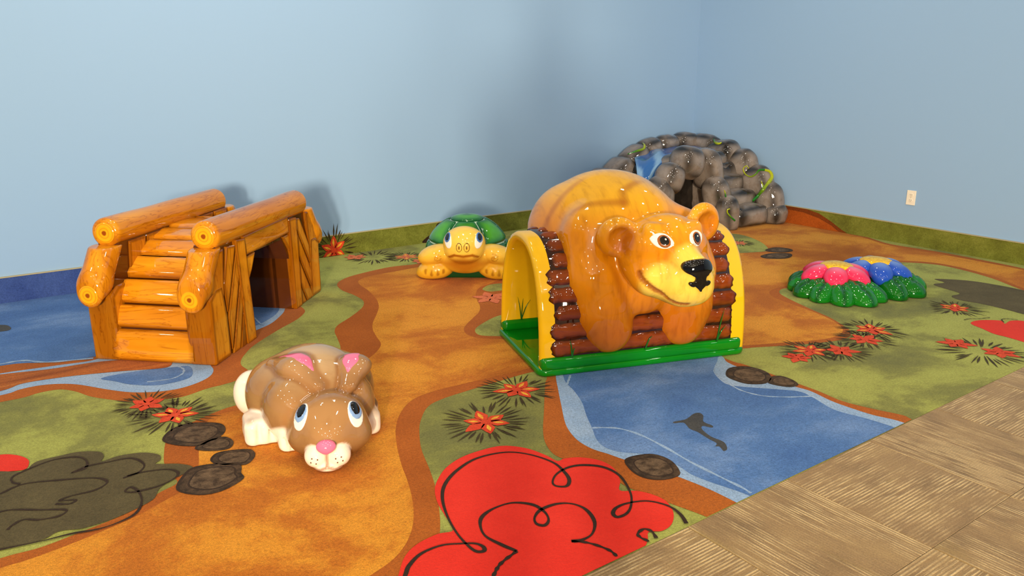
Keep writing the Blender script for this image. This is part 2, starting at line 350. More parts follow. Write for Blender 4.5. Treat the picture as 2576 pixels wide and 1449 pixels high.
  'BUSH_DARK_L':[(-0.133,3.136),(-0.020,3.122),(0.048,3.083),(0.115,3.035),(0.143,3.074),(0.170,3.092),(0.233,3.091),(0.296,3.083),(0.355,3.041),(0.362,2.993),(0.348,2.955),(0.407,2.965),(0.482,2.941),(0.525,2.890),(0.520,2.845),(0.500,2.823),(0.565,2.776),(0.599,2.723),(0.571,2.694),(0.512,2.668),(0.465,2.630),(0.433,2.572),(0.360,2.538),(0.299,2.522),(0.221,2.519),(0.159,2.542),(0.104,2.520),(0.004,2.537),(-0.148,2.538)],
  'BUSH_RED_L':[(-0.037,3.241),(0.059,3.228),(0.106,3.191),(0.135,3.136),(0.136,3.087),(0.116,3.048),(0.047,3.077),(-0.044,3.105)],
  'BUSH_RED':[(1.128,1.847),(1.149,1.928),(1.172,2.014),(1.204,2.084),(1.245,2.136),(1.311,2.192),(1.390,2.226),(1.473,2.234),(1.569,2.219),(1.631,2.154),(1.657,2.069),(1.664,2.005),(1.696,2.004),(1.749,1.977),(1.790,1.917),(1.790,1.844),(1.749,1.771),(1.702,1.723),(1.744,1.689),(1.770,1.642),(1.776,1.585),(1.745,1.524),(1.690,1.480),(1.638,1.471),(1.601,1.490),(1.560,1.456),(1.456,1.397),(1.270,1.357),(1.006,1.357),(0.795,1.584),(0.865,1.714),(0.895,1.758),(0.945,1.815),(1.003,1.847),(1.077,1.857)],}
STROKES = {
  'L1':([(0.853,1.680),(0.901,1.734),(0.931,1.766),(0.987,1.796),(1.055,1.797),(1.107,1.771),(1.141,1.747),(1.151,1.720),(1.142,1.701),(1.123,1.710),(1.118,1.744),(1.126,1.822),(1.154,1.925),(1.198,2.026),(1.253,2.098),(1.337,2.155),(1.442,2.188),(1.550,2.167),(1.611,2.103),(1.643,2.005),(1.631,1.925),(1.609,1.873),(1.575,1.847),(1.548,1.867),(1.554,1.895),(1.600,1.930),(1.664,1.943),(1.721,1.923),(1.766,1.869),(1.768,1.791),(1.721,1.694),(1.671,1.637),(1.624,1.606),(1.583,1.605),(1.583,1.628),(1.615,1.648),(1.666,1.647),(1.727,1.618),(1.758,1.559),(1.753,1.504),(1.725,1.449),(1.699,1.406)],0.013),
  'L2':([(1.043,1.542),(1.099,1.590),(1.146,1.622),(1.218,1.644)],0.013),
  'L2B':([(1.218,1.644),(1.200,1.699),(1.188,1.764),(1.210,1.823),(1.245,1.859),(1.302,1.875),(1.366,1.867),(1.411,1.820),(1.415,1.764),(1.397,1.720),(1.368,1.703),(1.353,1.724),(1.369,1.755),(1.413,1.780),(1.476,1.778),(1.518,1.748),(1.530,1.695),(1.505,1.628),(1.456,1.583),(1.411,1.576),(1.379,1.589)],0.013),
  'L2C':([(1.379,1.589),(1.414,1.553),(1.438,1.493),(1.434,1.450),(1.416,1.403)],0.012),
  'L3':([(1.551,1.412),(1.563,1.453),(1.559,1.482),(1.567,1.502),(1.600,1.509),(1.609,1.485),(1.593,1.449),(1.575,1.419)],0.012),
  'W1':([(1.946,2.135),(1.986,2.110),(2.029,2.066),(2.054,1.983),(2.055,1.859),(2.044,1.715),(2.045,1.573),(2.046,1.490),(2.036,1.434)],0.014),
  'W2':([(2.234,2.609),(2.138,2.522)],0.012),
  'W3':([(2.769,2.192),(2.734,2.101),(2.722,2.026),(2.749,1.943),(2.821,1.875),(2.911,1.820)],0.012),
  'W4':([(1.361,4.308),(1.351,4.183),(1.356,4.153)],0.012),
  'W5':([(-0.012,4.295),(0.144,4.295),(0.241,4.284),(0.330,4.193),(0.515,4.125)],0.020),
  'W6':([(0.817,3.776),(0.827,3.719),(0.805,3.661),(0.749,3.630),(0.653,3.653)],0.012),
  'D1':([(-0.053,2.552),(0.004,2.534),(0.103,2.513),(0.186,2.504),(0.248,2.486),(0.304,2.486),(0.366,2.511),(0.399,2.575),(0.406,2.647),(0.392,2.696),(0.370,2.679),(0.396,2.655),(0.469,2.650),(0.526,2.674),(0.545,2.712),(0.520,2.755),(0.448,2.783),(0.397,2.785)],0.010),
  'D2':([(0.383,2.778),(0.437,2.791),(0.464,2.842),(0.437,2.917),(0.362,2.934),(0.300,2.943),(0.247,2.922),(0.291,2.931),(0.304,2.987),(0.283,3.040),(0.217,3.065),(0.153,3.050),(0.083,3.013),(0.075,2.968),(0.094,2.938)],0.010),
  'D3':([(0.033,2.902),(0.104,2.930),(0.206,2.890),(0.307,2.834),(0.334,2.780),(0.292,2.746),(0.222,2.750),(0.186,2.739),(0.228,2.714),(0.208,2.698),(0.172,2.724)],0.010),
  'D4':([(0.002,2.775),(0.055,2.765),(0.126,2.713),(0.193,2.665),(0.172,2.637),(0.119,2.648),(0.079,2.677),(0.045,2.660),(0.033,2.641)],0.010),
  'B1':([(4.539,1.958),(4.588,1.949),(4.630,1.919),(4.702,1.894)],0.007),
  'B2':([(4.673,1.808),(4.717,1.838),(4.760,1.825),(4.781,1.783)],0.007),}
FLOWERS = [(1.640,2.423,1.00,0.2,1,1),(1.933,2.614,0.95,0.6,1,1),(0.596,3.394,0.80,0.1,0,1),(0.662,3.215,0.95,0.5,1,1),
 (3.273,2.143,0.75,0.3,0,0),(3.409,2.163,0.85,0.5,1,1),(3.532,2.074,0.85,0.2,0,1),(3.964,2.167,1.00,0.7,1,1),(3.784,2.098,0.85,0.2,0,1),
 (4.731,2.099,0.90,0.4,1,1),(4.105,1.791,0.85,0.1,0,0),(4.142,1.597,0.85,0.6,0,0),(5.149,3.988,0.70,0.2,0,1),(2.455,5.322,0.90,0.5,0,0),
 (2.766,5.113,0.90,0.1,1,1),(2.789,4.943,0.80,0.8,0,0)]
# ------------------------------------------------------------------ room materials
pile_mat('grass_print', [(.36, lin(118, 118, 66)), (.46, lin(138, 138, 70)), (.53, lin(166, 168, 82)), (.66, lin(178, 180, 90))], 1.5)
pile_mat('dirt_print', [(.36, lin(182, 100, 24)), (.46, lin(198, 114, 28)), (.55, lin(224, 146, 40)), (.68, lin(232, 156, 48))], 1.6, (1, 1.25, 1), 9, .26, .3)
pile_mat('rust_print', [(.3, lin(166, 84, 18)), (.7, lin(190, 102, 30))], 2.5)
pile_mat('water_print', [(.3, lin(66, 106, 168)), (.5, lin(84, 124, 182)), (.72, lin(124, 156, 204))], 1.7, (1, 1.4, 1), 5)
pile_mat('foam_print', [(.3, lin(138, 170, 208)), (.7, lin(168, 192, 220))], 5)
pile_mat('red_print', [(.3, lin(214, 40, 26)), (.7, lin(226, 50, 34))], 4, grain=.08)
pile_mat('ink_print', [(.3, lin(46, 30, 20)), (.7, lin(58, 40, 28))], 9)
pile_mat('stone_print', [(.38, lin(62, 44, 28)), (.62, lin(116, 92, 68))], 26, detail=6)
pile_mat('stone_rim_print', [(.38, lin(44, 30, 18)), (.62, lin(88, 66, 46))], 26, detail=6)
pile_mat('thicket_print', [(.3, lin(78, 68, 42)), (.7, lin(100, 88, 56))], 5)
pile_mat('fish_print', [(.3, lin(62, 64, 68)), (.7, lin(84, 84, 82))], 8)
pile_mat('log_print', [(.3, lin(140, 66, 18)), (.55, lin(184, 100, 36)), (.75, lin(214, 138, 62))], 3, (.5, 6, 1))
pile_mat('petal_print', [(.3, lin(214, 58, 28)), (.7, lin(232, 82, 44))], 14)
pile_mat('petal_pale_print', [(.3, lin(222, 108, 68)), (.7, lin(236, 132, 84))], 14)
pile_mat('petal_heart_print', [(.3, lin(240, 150, 40)), (.7, lin(250, 200, 70))], 20)
pile_mat('leaf_ink_print', [(.3, lin(52, 42, 22)), (.7, lin(78, 64, 34))], 9)
pile_mat('cove_green_print', [(.25, lin(92, 92, 34)), (.5, lin(118, 122, 46)), (.75, lin(144, 146, 64))], 5)
pile_mat('cove_blue_print', [(.3, lin(50, 72, 138)), (.7, lin(72, 96, 160))], 5)
pile_mat('cove_rust_print', [(.3, lin(160, 74, 16)), (.7, lin(186, 92, 28))], 5)
pile_mat('cove_umber_print', [(.3, lin(116, 54, 14)), (.7, lin(134, 64, 20))], 5)
plain('cove_trim', lin(170, 160, 128), .6)
t = NT('wall_paint'); n_ = t.noise(t.coord(), 90, 4, .6); t.base(lin(144, 176, 211)); t.set(Roughness=.62, Specular_IOR_Level=.3); t.bump(n_, .05, .002); MATS['wall_paint'] = t.m
plain('ceiling_paint', lin(225, 225, 220), .9); plain('white_plastic', lin(236, 226, 208), .35); plain('slot_dark', lin(70, 62, 54), .5)

def tile_material():
    """loop-pile carpet tile: stripes along one axis broken into dashes, tone varies from tile to tile"""
    t = NT('tile_pile'); oi = t.n('ShaderNodeObjectInfo')
    sh = t.n('ShaderNodeCombineXYZ')
    for i, k in enumerate((7.3, 11.9, 3.1)): t.l(t.math('MULTIPLY', oi.outputs['Random'], k), sh.inputs[i])
    def vec(sx, sy):
        a = t.n('ShaderNodeVectorMath'); a.operation = 'ADD'; c = t.n('ShaderNodeTexCoord')
        t.l(c.outputs['Object'], a.inputs[0]); t.l(sh.outputs[0], a.inputs[1])
        m = t.n('ShaderNodeMapping'); m.inputs['Scale'].default_value = (sx, sy, 1); t.l(a.outputs[0], m.inputs[0]); return m.outputs[0]
    wv = t.n('ShaderNodeTexWave'); wv.wave_type = 'BANDS'; wv.bands_direction = 'Y'; wv.inputs['Scale'].default_value = 1; wv.inputs['Distortion'].default_value = .35
    wv.inputs['Detail'].default_value = 1
    t.l(vec(.8, 27), wv.inputs['Vector'])
    dash = t.ramp(t.noise(vec(6, 70), 1, 3, .6), [(.40, (0, 0, 0)), (.52, (1, 1, 1))])
    patch = t.ramp(t.noise(vec(3.2, 4.2), 1, 4, .65), [(.42, (.12, .12, .12)), (.58, (1, 1, 1))])
    tone = t.ramp(t.noise(vec(4, 7), 1, 5, .6), [(.3, lin(118, 92, 58)), (.5, lin(142, 113, 74)), (.7, lin(156, 127, 82))])
    tone = t.mix(t.math('MULTIPLY', t.ramp(t.noise(vec(1.6, 9), 1, 2), [(.6, (0, 0, 0)), (.7, (1, 1, 1))]), .4), tone, lin(146, 122, 58))
    ridge = t.math('MULTIPLY', wv.outputs['Fac'], t.math('MULTIPLY', patch, dash))
    c = t.mix(ridge, tone, lin(210, 182, 132))
    fine = t.noise(t.coord(), 190, 4, .75)
    c = t.mix(1.0, c, t.ramp(fine, [(.32, (.72, .69, .64)), (.66, (1.22, 1.2, 1.16))]), 'MULTIPLY')
    t.base(c); t.set(Roughness=.95, Specular_IOR_Level=.1, Sheen_Weight=.2)
    t.bump(t.math('ADD', t.math('MULTIPLY', ridge, 1.2), fine), .5, .004); MATS['tile_pile'] = t.m
tile_material()

# ------------------------------------------------------------------ walls, ceiling
def struct(o): o['kind'] = 'structure'; return o
TH = .12
wall_back = struct(box('wall_back', (X0, WALL_Y, 0), (WALL_X+TH, WALL_Y+TH, CEIL), MATS['wall_paint']))
wall_right = struct(box('wall_right', (WALL_X, Y0, 0), (WALL_X+TH, WALL_Y, CEIL), MATS['wall_paint']))
struct(box('wall_left', (X0-TH, Y0, 0), (X0, WALL_Y+TH, CEIL), MATS['wall_paint']))
struct(box('wall_front', (X0-TH, Y0-TH, 0), (WALL_X+TH, Y0, CEIL), MATS['wall_paint']))
struct(box('ceiling', (X0-TH, Y0-TH, CEIL), (WALL_X+TH, WALL_Y+TH, CEIL+.1), MATS['ceiling_paint']))

# ------------------------------------------------------------------ floor: slab, printed carpet, carpet tiles
floor = struct(box('floor', (X0, Y0, -.12), (WALL_X, WALL_Y, -.008), MATS['stone_print']))
carpet = box('printed_carpet', (X0, EDGE_Y, -.008), (WALL_X, WALL_Y, 0), MATS['grass_print'], floor)
tag(carpet, 'green carpet printed with paths, streams and flowers')
plane_cache = {}
def flat_me(name, P, z, plane='z'):
    # thin inlay: real sheet lying on the carpet
    v = [(a, b, z) for a, b in P] if plane == 'z' else [(a, z, b) for a, b in P] if plane == 'y' else [(z, a, b) for a, b in P]
    bm = bmesh.new(); fs = bm.faces.new([bm.verts.new(q) for q in v])
    if plane == 'z' and fs.normal.z < 0: fs.normal_flip()
    bm.normal_update()
    want = {'z': Vector((0, 0, 1)), 'y': Vector((0, -1, 0)), 'x': Vector((-1, 0, 0))}[plane]
    if fs.normal.dot(want) < 0: fs.normal_flip()
    bmesh.ops.triangulate(bm, faces=bm.faces[:])
    me = bpy.data.meshes.new(name); bm.to_mesh(me); bm.free(); return me
def crop(P):
    P = clip(P, 1, EDGE_Y+.001, 1); P = clip(P, 0, WALL_X-.005, -1); return clip(P, 1, WALL_Y-.005, -1)
def printed(name, key, mat, lvl, n=6, label=None):
    P = crop(smooth_closed(PRINT[key], n))
    return tag(link(name, flat_me(name, P, .0004*lvl), MATS[mat], carpet, smooth=False), label)
printed('path_border_print', 'RUST_MAIN', 'rust_print', 1)
printed('path_print', 'DIRT_MAIN', 'dirt_print', 2)
printed('path_border_print', 'RUST_ISLE', 'rust_print', 3)
for k in ('GREEN_ISLE', 'GREEN_ISLE_B', 'GREEN_ISLE_C'): printed('grass_island_print', k, 'grass_print', 4)
printed('stream_bank_print', 'RUST_STREAM_L', 'rust_print', 1)
printed('stream_foam_print', 'POOL_LIGHT_L', 'foam_print', 2)
printed('stream_print', 'WATER_L', 'water_print', 3)
printed('pool_print', 'POOL_DEEP_L', 'water_print', 4); printed('pool_print', 'POOL_DEEP_L2', 'water_print', 4)
printed('log_print', 'LOG_L', 'log_print', 5)
printed('stream_bank_print', 'RUST_STREAM_R', 'rust_print', 3)
printed('stream_foam_print', 'LIGHT_STREAM_R', 'foam_print', 4)
printed('stream_print', 'WATER_R', 'water_print', 5)
for k in ('FISH', 'FISH2'): printed('fish_print', k, 'fish_print', 6)
printed('bush_print', 'BUSH_DARK_R', 'thicket_print', 3); printed('bush_print', 'BUSH_DARK_L', 'thicket_print', 6)
for k, z in (('BUSH_RED', 6), ('BUSH_RED_L', 5), ('BUSH_RED_R', 3)): printed('red_bush_print', k, 'red_print', z, 5)
for i in range(1, 10):
    k = 'R%d' % i; P = np.array(PRINT[k]); c = P.mean(0)
    o = printed('stone_print', k, 'ink_print', 7, 4)
    for s, m, z in ((.95, 'stone_rim_print', 7.5), (.74, 'ink_print', 8), (.68, 'stone_print', 9)):
        Q = crop(c+(smooth_closed(P, 4)-c)*s+np.array([.004, -.004]))
        link('stone_face_print', flat_me('stone_face_print', Q, .0004*z), MATS[m], carpet, smooth=False)
def ribbon_me(name, pts, wid, z, n=10, taper=True):
    P = smooth_open(pts, n); T = np.gradient(P, axis=0); T /= np.linalg.norm(T, axis=1)[:, None]+1e-9
    N_ = np.stack([-T[:, 1], T[:, 0]], 1); s = np.linspace(0, 1, len(P)); h = wid/2*(.8+.25*np.sin(s*40))
    A, B = P+N_*h[:, None], P-N_*h[:, None]; v = []; f = []
    ok = P[:, 1] > EDGE_Y+.006
    for a, b in zip(A, B): v += [(a[0], max(a[1], EDGE_Y+.001), z), (b[0], max(b[1], EDGE_Y+.001), z)]
    for i in range(len(P)-1):
        if ok[i] and ok[i+1]: f.append((2*i, 2*i+1, 2*i+3, 2*i+2))
    return mesh_py(name, v, f)
for k, (pts, wd) in STROKES.items():
    nm, m, z = {'L': ('outline_print', 'ink_print', 10), 'W': ('ripple_print', 'foam_print', 6), 'D': ('outline_print', 'ink_print', 10), 'B': ('outline_print', 'ink_print', 10)}[k[0]]
    link(nm, ribbon_me(nm, pts, wd, .0004*z), MATS[m], carpet, smooth=False)

def blade(cx, cy, ang, r0, r1, wd, z, tip=.5):
    d = np.array([math.cos(ang), math.sin(ang)]); n = np.array([-d[1], d[0]]); c = np.array([cx, cy])
    pr = [(0, .25), (.35, .85), (tip, 1), (.8, .5), (1, 0)]
    L_ = [c+d*(r0+(r1-r0)*s)+n*wd*h for s, h in pr]; R_ = [c+d*(r0+(r1-r0)*s)-n*wd*h for s, h in pr[-2::-1]]
    return [(q[0], q[1], z) for q in L_+R_]
def flower_me(name, x, y, s, rot, yellow, spikes, seed, plane='z', pale=False, heart=True, zb=0.):
    r = random.Random(seed); v = []; f = []; mi = []
    def add(poly, m):
        if plane == 'z' and min(q[1] for q in poly) < EDGE_Y+.001: return
        f.append(tuple(range(len(v), len(v)+len(poly)))); v.extend(poly); mi.append(m)
    if spikes:
        n = 36
        for k in range(n):
            a = 2*math.pi*k/n+r.uniform(-.08, .08); L_ = s*r.uniform(.15, .21); i = s*r.uniform(.06, .10)
            add(blade(x, y, a, i, L_, s*r.uniform(.0032, .0060), zb+.0028), 0)
    if heart:
        for k in range(6):
            a = rot+k*math.pi/3+r.uniform(-.12, .12); L_ = s*r.uniform(.085, .12)
            add(blade(x, y, a, .004, L_, s*.028, zb+.0032), 1)
            if yellow and k != 3: add(blade(x, y, a+.05, s*.03, L_*.8, s*.009, zb+.0036), 2)
        add([(x+s*.022*math.cos(q), y+s*.022*math.sin(q), zb+.0036) for q in np.linspace(0, 6.28, 11)[:-1]], 1)
    if plane == 'y': v = [(a, WALL_Y-.016-c, max(b, .004)) for a, b, c in v]
    me = mesh_py(name, v, f); me.polygons.foreach_set('material_index', mi); return me
for i, (x, y, s, rot, yel, sp) in enumerate(FLOWERS):
    me = flower_me('flower_print', x, y, s, rot, yel, sp, i)
    link('flower_print', me, [MATS['leaf_ink_print'], MATS['petal_print' if y < 3.9 else 'petal_pale_print'], MATS['petal_heart_print']], carpet, smooth=False)
for i, (x, y) in enumerate(((4.089, 1.657), (2.566, 5.242))):
    link('leaf_burst_print', flower_me('leaf_burst_print', x, y, 1.15, 0, 0, 1, 60+i, heart=False), MATS['leaf_ink_print'], carpet, smooth=False)
link('flower_print', flower_me('flower_print', 2.66, 3.86, 1.2, .3, 0, 0, 77), [MATS['leaf_ink_print'], MATS['petal_pale_print'], MATS['petal_heart_print']], carpet, smooth=False)
# carpet tiles, quarter-turned like a chequerboard
TS = .5; tile_me = from_bm(box_bm((-TS/2+.0006, -TS/2+.0006, -.008), (TS/2-.0006, TS/2-.0006, -.0005), .0012, 1), 'carpet_tile'); tile_me.materials.append(MATS['tile_pile'])
for i in range(-3, 9):
    for j in range(0, 5):
        cx, cy = 2.221+TS*(i+.5)-TS*0, EDGE_Y-.0-TS*(j+.5)
        x1 = cx+TS/2; cut_ = x1 > WALL_X
        if cx-TS/2 > WALL_X-.02: continue
        o = bpy.data.objects.new('carpet_tile', tile_me); COL.objects.link(o); o.parent = floor; o.location = (cx, cy, 0)
        o.rotation_euler[2] = math.pi/2*((i+j) % 2)
        if cut_:                                   # trimmed against the right wall
            o.location.x = (cx-TS/2+WALL_X)/2; o.scale[(i+j) % 2] = (WALL_X-cx+TS/2)/TS
# carpet coving turned up the walls
bb = struct(box('baseboard_back', (X0, WALL_Y-.013, 0), (WALL_X, WALL_Y, COVE-.006), MATS['cove_green_print']))
box('trim_strip', (X0, WALL_Y-.016, COVE-.006), (WALL_X, WALL_Y, COVE), MATS['cove_trim'], bb)
br_ = struct(box('baseboard_right', (WALL_X-.013, Y0, 0), (WALL_X, WALL_Y-.016, COVE-.006), MATS['cove_green_print']))
box('trim_strip', (WALL_X-.016, Y0, COVE-.006), (WALL_X, WALL_Y-.016, COVE), MATS['cove_trim'], br_)
box('water_print', (X0, WALL_Y-.0145, .001), (1.35, WALL_Y-.012, COVE-.007), MATS['cove_blue_print'], bb)
link('stone_print', flat_me('stone_print', smooth_closed([(3.105, .004), (3.128, .036), (3.184, .062), (3.239, .062), (3.27, .03), (3.25, .002)], 5), WALL_Y-.0145, 'y'), MATS['ink_print'], bb, smooth=False)
link('stone_print', flat_me('stone_print', smooth_closed([(3.237, .14), (3.232, .088), (3.275, .018), (3.464, .005), (3.467, .14), (3.297, .147)], 4), WALL_Y-.015, 'y'), MATS['ink_print'], bb, smooth=False)
link('flower_print', flower_me('flower_print', 2.35, .045, .98, 1.57, 1, 1, 5, 'y'), [MATS['leaf_ink_print'], MATS['petal_print'], MATS['petal_heart_print']], bb, smooth=False)
link('path_border_print', flat_me('path_border_print', np.array([(5.4, .002), (5.4, .151), (4.395, .151), (4.2, .151), (4.108, .150), (3.987, .131), (3.866, .08), (3.765, .027), (3.704, .002)]), WALL_X-.0140, 'x'), MATS['cove_umber_print'], br_, smooth=False)
link('path_print', flat_me('path_print', np.array([(5.4, .002), (5.4, .112), (4.39, .114), (4.286, .122), (4.143, .118), (3.982, .089), (3.861, .046), (3.78, .002)]), WALL_X-.0150, 'x'), MATS['cove_rust_print'], br_, smooth=False)

# ------------------------------------------------------------------ wall outlet
oy, oz = 3.208, .368
outlet = thing('wall_outlet', 'white duplex electrical outlet mounted on the right blue wall', 'outlet', (WALL_X, oy, oz-.057))
bm = box_bm((-.007, -.036, 0), (0, .036, .114), .003, 2); link('cover_plate', from_bm(bm, 'cover_plate'), MATS['white_plastic'], outlet, smooth=False)
for k in (.036, .078):
    s_ = link('socket', from_bm(prism_bm([(.017*math.cos(a), k+.0145*math.sin(a)) for a in np.linspace(0, 6.28, 17)[:-1]], -.0095, -.006, .0008, 1, (1, 2, 0)), 'socket'), MATS['white_plastic'], outlet, smooth=False)
    for dy in (-.006, .006): box('slot', (-.0099, dy-.0012, k-.001), (-.0094, dy+.0012, k+.007), MATS['slot_dark'], s_)
    box('slot', (-.0099, -.002, k-.009), (-.0094, .002, k-.005), MATS['slot_dark'], s_)
link('screw', from_bm(prism_bm([(.003*math.cos(a), .057+.003*math.sin(a)) for a in np.linspace(0, 6.28, 9)[:-1]], -.008, -.006, 0, 1, (1, 2, 0)), 'screw'), MATS['cove_trim'], outlet, smooth=False)

# ------------------------------------------------------------------ bear tunnel
painted('bear_paint', (5, 1.1, 1.3), .16, scale=7, detail=4)
painted('gloss_paint', None, .04, scale=6)
painted('bark_paint', (3, 14, 14), .22, scale=5, detail=6, bump=.25)
plain('gloss_green', lin(8, 122, 20), .25, 1.0, .12); plain('gloss_black', lin(14, 12, 12), .25, 1.0)
plain('gloss_white', lin(238, 232, 222), .25, 1.0); plain('amber_iris', lin(150, 80, 20), .25, 1.0); plain('grass_stroke', lin(24, 92, 24), .3, 1.0)
plain('crack_stroke', lin(120, 78, 24), .4, 1.0)
AY, AZ, AN = .318, .585, 2.5
def arch_pts(sc_y, sc_z, n):
    """outline of the arch from front foot over the top to the back foot"""
    th = np.linspace(0, math.pi, n); c, s = np.cos(th), np.sin(th)
    y = -np.sign(c)*np.abs(c)**(2/AN)*sc_y; z = np.abs(s)**(2/AN)*sc_z
    P = np.stack([y, z], 1); L_ = np.r_[0, np.cumsum(np.linalg.norm(np.diff(P, axis=0), axis=1))]
    u = np.linspace(0, L_[-1], n); return np.stack([np.interp(u, L_, P[:, 0]), np.interp(u, L_, P[:, 1])], 1)
bear = thing('bear_tunnel', 'amber bear crawling over a yellow tunnel with brown bark on a green base', 'play tunnel', (2.716, 2.808), -18.5)
def rounded_slab(name, x0, x1, y0, y1, z0, z1, mat, parent, bev, corner=.05):
    c = []
    for cx, cy, a0 in ((x1-corner, y1-corner, 0), (x0+corner, y1-corner, 90), (x0+corner, y0+corner, 180), (x1-corner, y0+corner, 270)):
        for k in range(6): a = math.radians(a0+18*k); c.append((cx+corner*math.cos(a), cy+corner*math.sin(a)))
    o = link(name, from_bm(prism_bm(c, z0, z1, 0, axes=(0, 1, 2)), name), mat, parent)
    b = o.modifiers.new('round', 'BEVEL'); b.width = bev; b.segments = 3; b.limit_method = 'ANGLE'; b.angle_limit = math.radians(50)
    return o
rounded_slab('base_slab', -.543, .535, -.335, .335, 0, .036, MATS['gloss_green'], bear, .015)
for s in (-1, 1): rounded_slab('base_curb', -.53, .505, s*.297-.040, s*.297+.038, .03, .088, MATS['gloss_green'], bear, .018, .024)
# yellow arch
NA = 61; xo = np.array([-.515, -.527, -.53, -.527, -.512] + [.512, .527, .53, .527, .515]); ro = np.array([0, .006, .02, .036, .044, .044, .036, .02, .006, 0])
ring = []; A0 = arch_pts(AY-.044, AZ-.044, NA); A1 = arch_pts(AY, AZ, NA)
v = []; f = []
for i in range(NA):
    for x, r in zip(xo, ro):
        q = A0[i]+(A1[i]-A0[i])*r/.044; v.append((x, q[0], q[1]+.036*0+.02))
for i in range(NA-1):
    for k in range(10): f.append((i*10+k, i*10+(k+1) % 10, (i+1)*10+(k+1) % 10, (i+1)*10+k))
f += [tuple(range(10)), tuple(range((NA-1)*10, NA*10))]
me = mesh_py('tunnel_arch', v, f); bm = bmesh.new(); bm.from_mesh(me); bmesh.ops.recalc_face_normals(bm, faces=bm.faces); bm.to_mesh(me); bm.free()
put_paint(me, L3(238, 184, 22)); link('tunnel_arch', me, MATS['gloss_paint'], bear)
# bark planks laid along the arch
OUT = arch_pts(AY+.001, AZ+.001, 400)
bu = np.linspace(.045, .955, 60); bed = []
for u in bu:
    p_ = np.array([np.interp(u*399, range(400), OUT[:, 0]), np.interp(u*399, range(400), OUT[:, 1])]); q_ = np.array([np.interp((u+.002)*399, range(400), OUT[:, 0]), np.interp((u+.002)*399, range(400), OUT[:, 1])])
    tg = (q_-p_)/np.linalg.norm(q_-p_); nn = np.array([-tg[1], tg[0]]); bed += [(x, *(p_+nn*h+np.array([0, .02]))) for x, h in ((-.462, -.004), (-.455, .004), (.445, .004), (.452, -.004))]
me = mesh_py('bark_bed', bed, [(i*4+k, i*4+k+1, i*4+k+5, i*4+k+4) for i in range(59) for k in range(3)]); put_paint(me, L3(46, 19, 8)); link('bark_bed', me, MATS['bark_paint'], bear)
rb = random.Random(4); NB = 17
edges = np.linspace(.045, .955, NB+1)
for i in range(NB):
    a, b = edges[i], edges[i+1]; xl, xr = -.475+rb.uniform(-.012, .016), .462+rb.uniform(-.016, .014)
    if .3 < (a+b)/2 < .7: xl, xr = -.462+rb.uniform(-.02, .02), .455+rb.uniform(-.02, .02)
    ns, nt = 44, 9; v = []; f = []; shade = []
    for s in range(ns):
        for t_ in range(nt):
            ss, tt = s/(ns-1), t_/(nt-1)
            e = min(1, (1-abs(2*ss-1))*22); rnd = math.sqrt(max(0, 1-(1-e)**2))
            tc = .5+(tt-.5)*(.6+.4*rnd); u = a+(b-a)*(tc*1.04-.02)
            p_ = np.array([np.interp(u*399, range(400), OUT[:, 0]), np.interp(u*399, range(400), OUT[:, 1])])
            q_ = np.array([np.interp((u+.002)*399, range(400), OUT[:, 0]), np.interp((u+.002)*399, range(400), OUT[:, 1])])
            tg = (q_-p_)/np.linalg.norm(q_-p_); nn = np.array([-tg[1], tg[0]])
            prof = max(0, 1-abs(2*tt-1)**3.2)
            h = -.003+.0165*prof*(.35+.65*rnd)+.0025*math.sin(ss*60+i*2.3)*prof+.002*math.sin(ss*23+i+tt*9)
            v.append((xl+(xr-xl)*ss+.004*math.sin(tt*8+i), p_[0]+nn[0]*h, p_[1]+nn[1]*h+.02)); shade.append(prof*min(1, e*1.4))
    for s in range(ns-1):
        for t_ in range(nt-1): k = s*nt+t_; f.append((k, k+nt, k+nt+1, k+1))
    me = mesh_py('bark_plank', v, f); sh = np.array(shade)
    c = blend(np.broadcast_to(L3(54, 22, 8), (len(v), 3)), L3(130, 58, 16) if rb.random() < .6 else L3(116, 50, 14), sstep(sh+.22*np.sin(np.arange(len(v))*.37+i)*np.sin(np.arange(len(v))*.083), .25, 1.))
    put_paint(me, c); link('bark_plank', me, MATS['bark_paint'], bear)

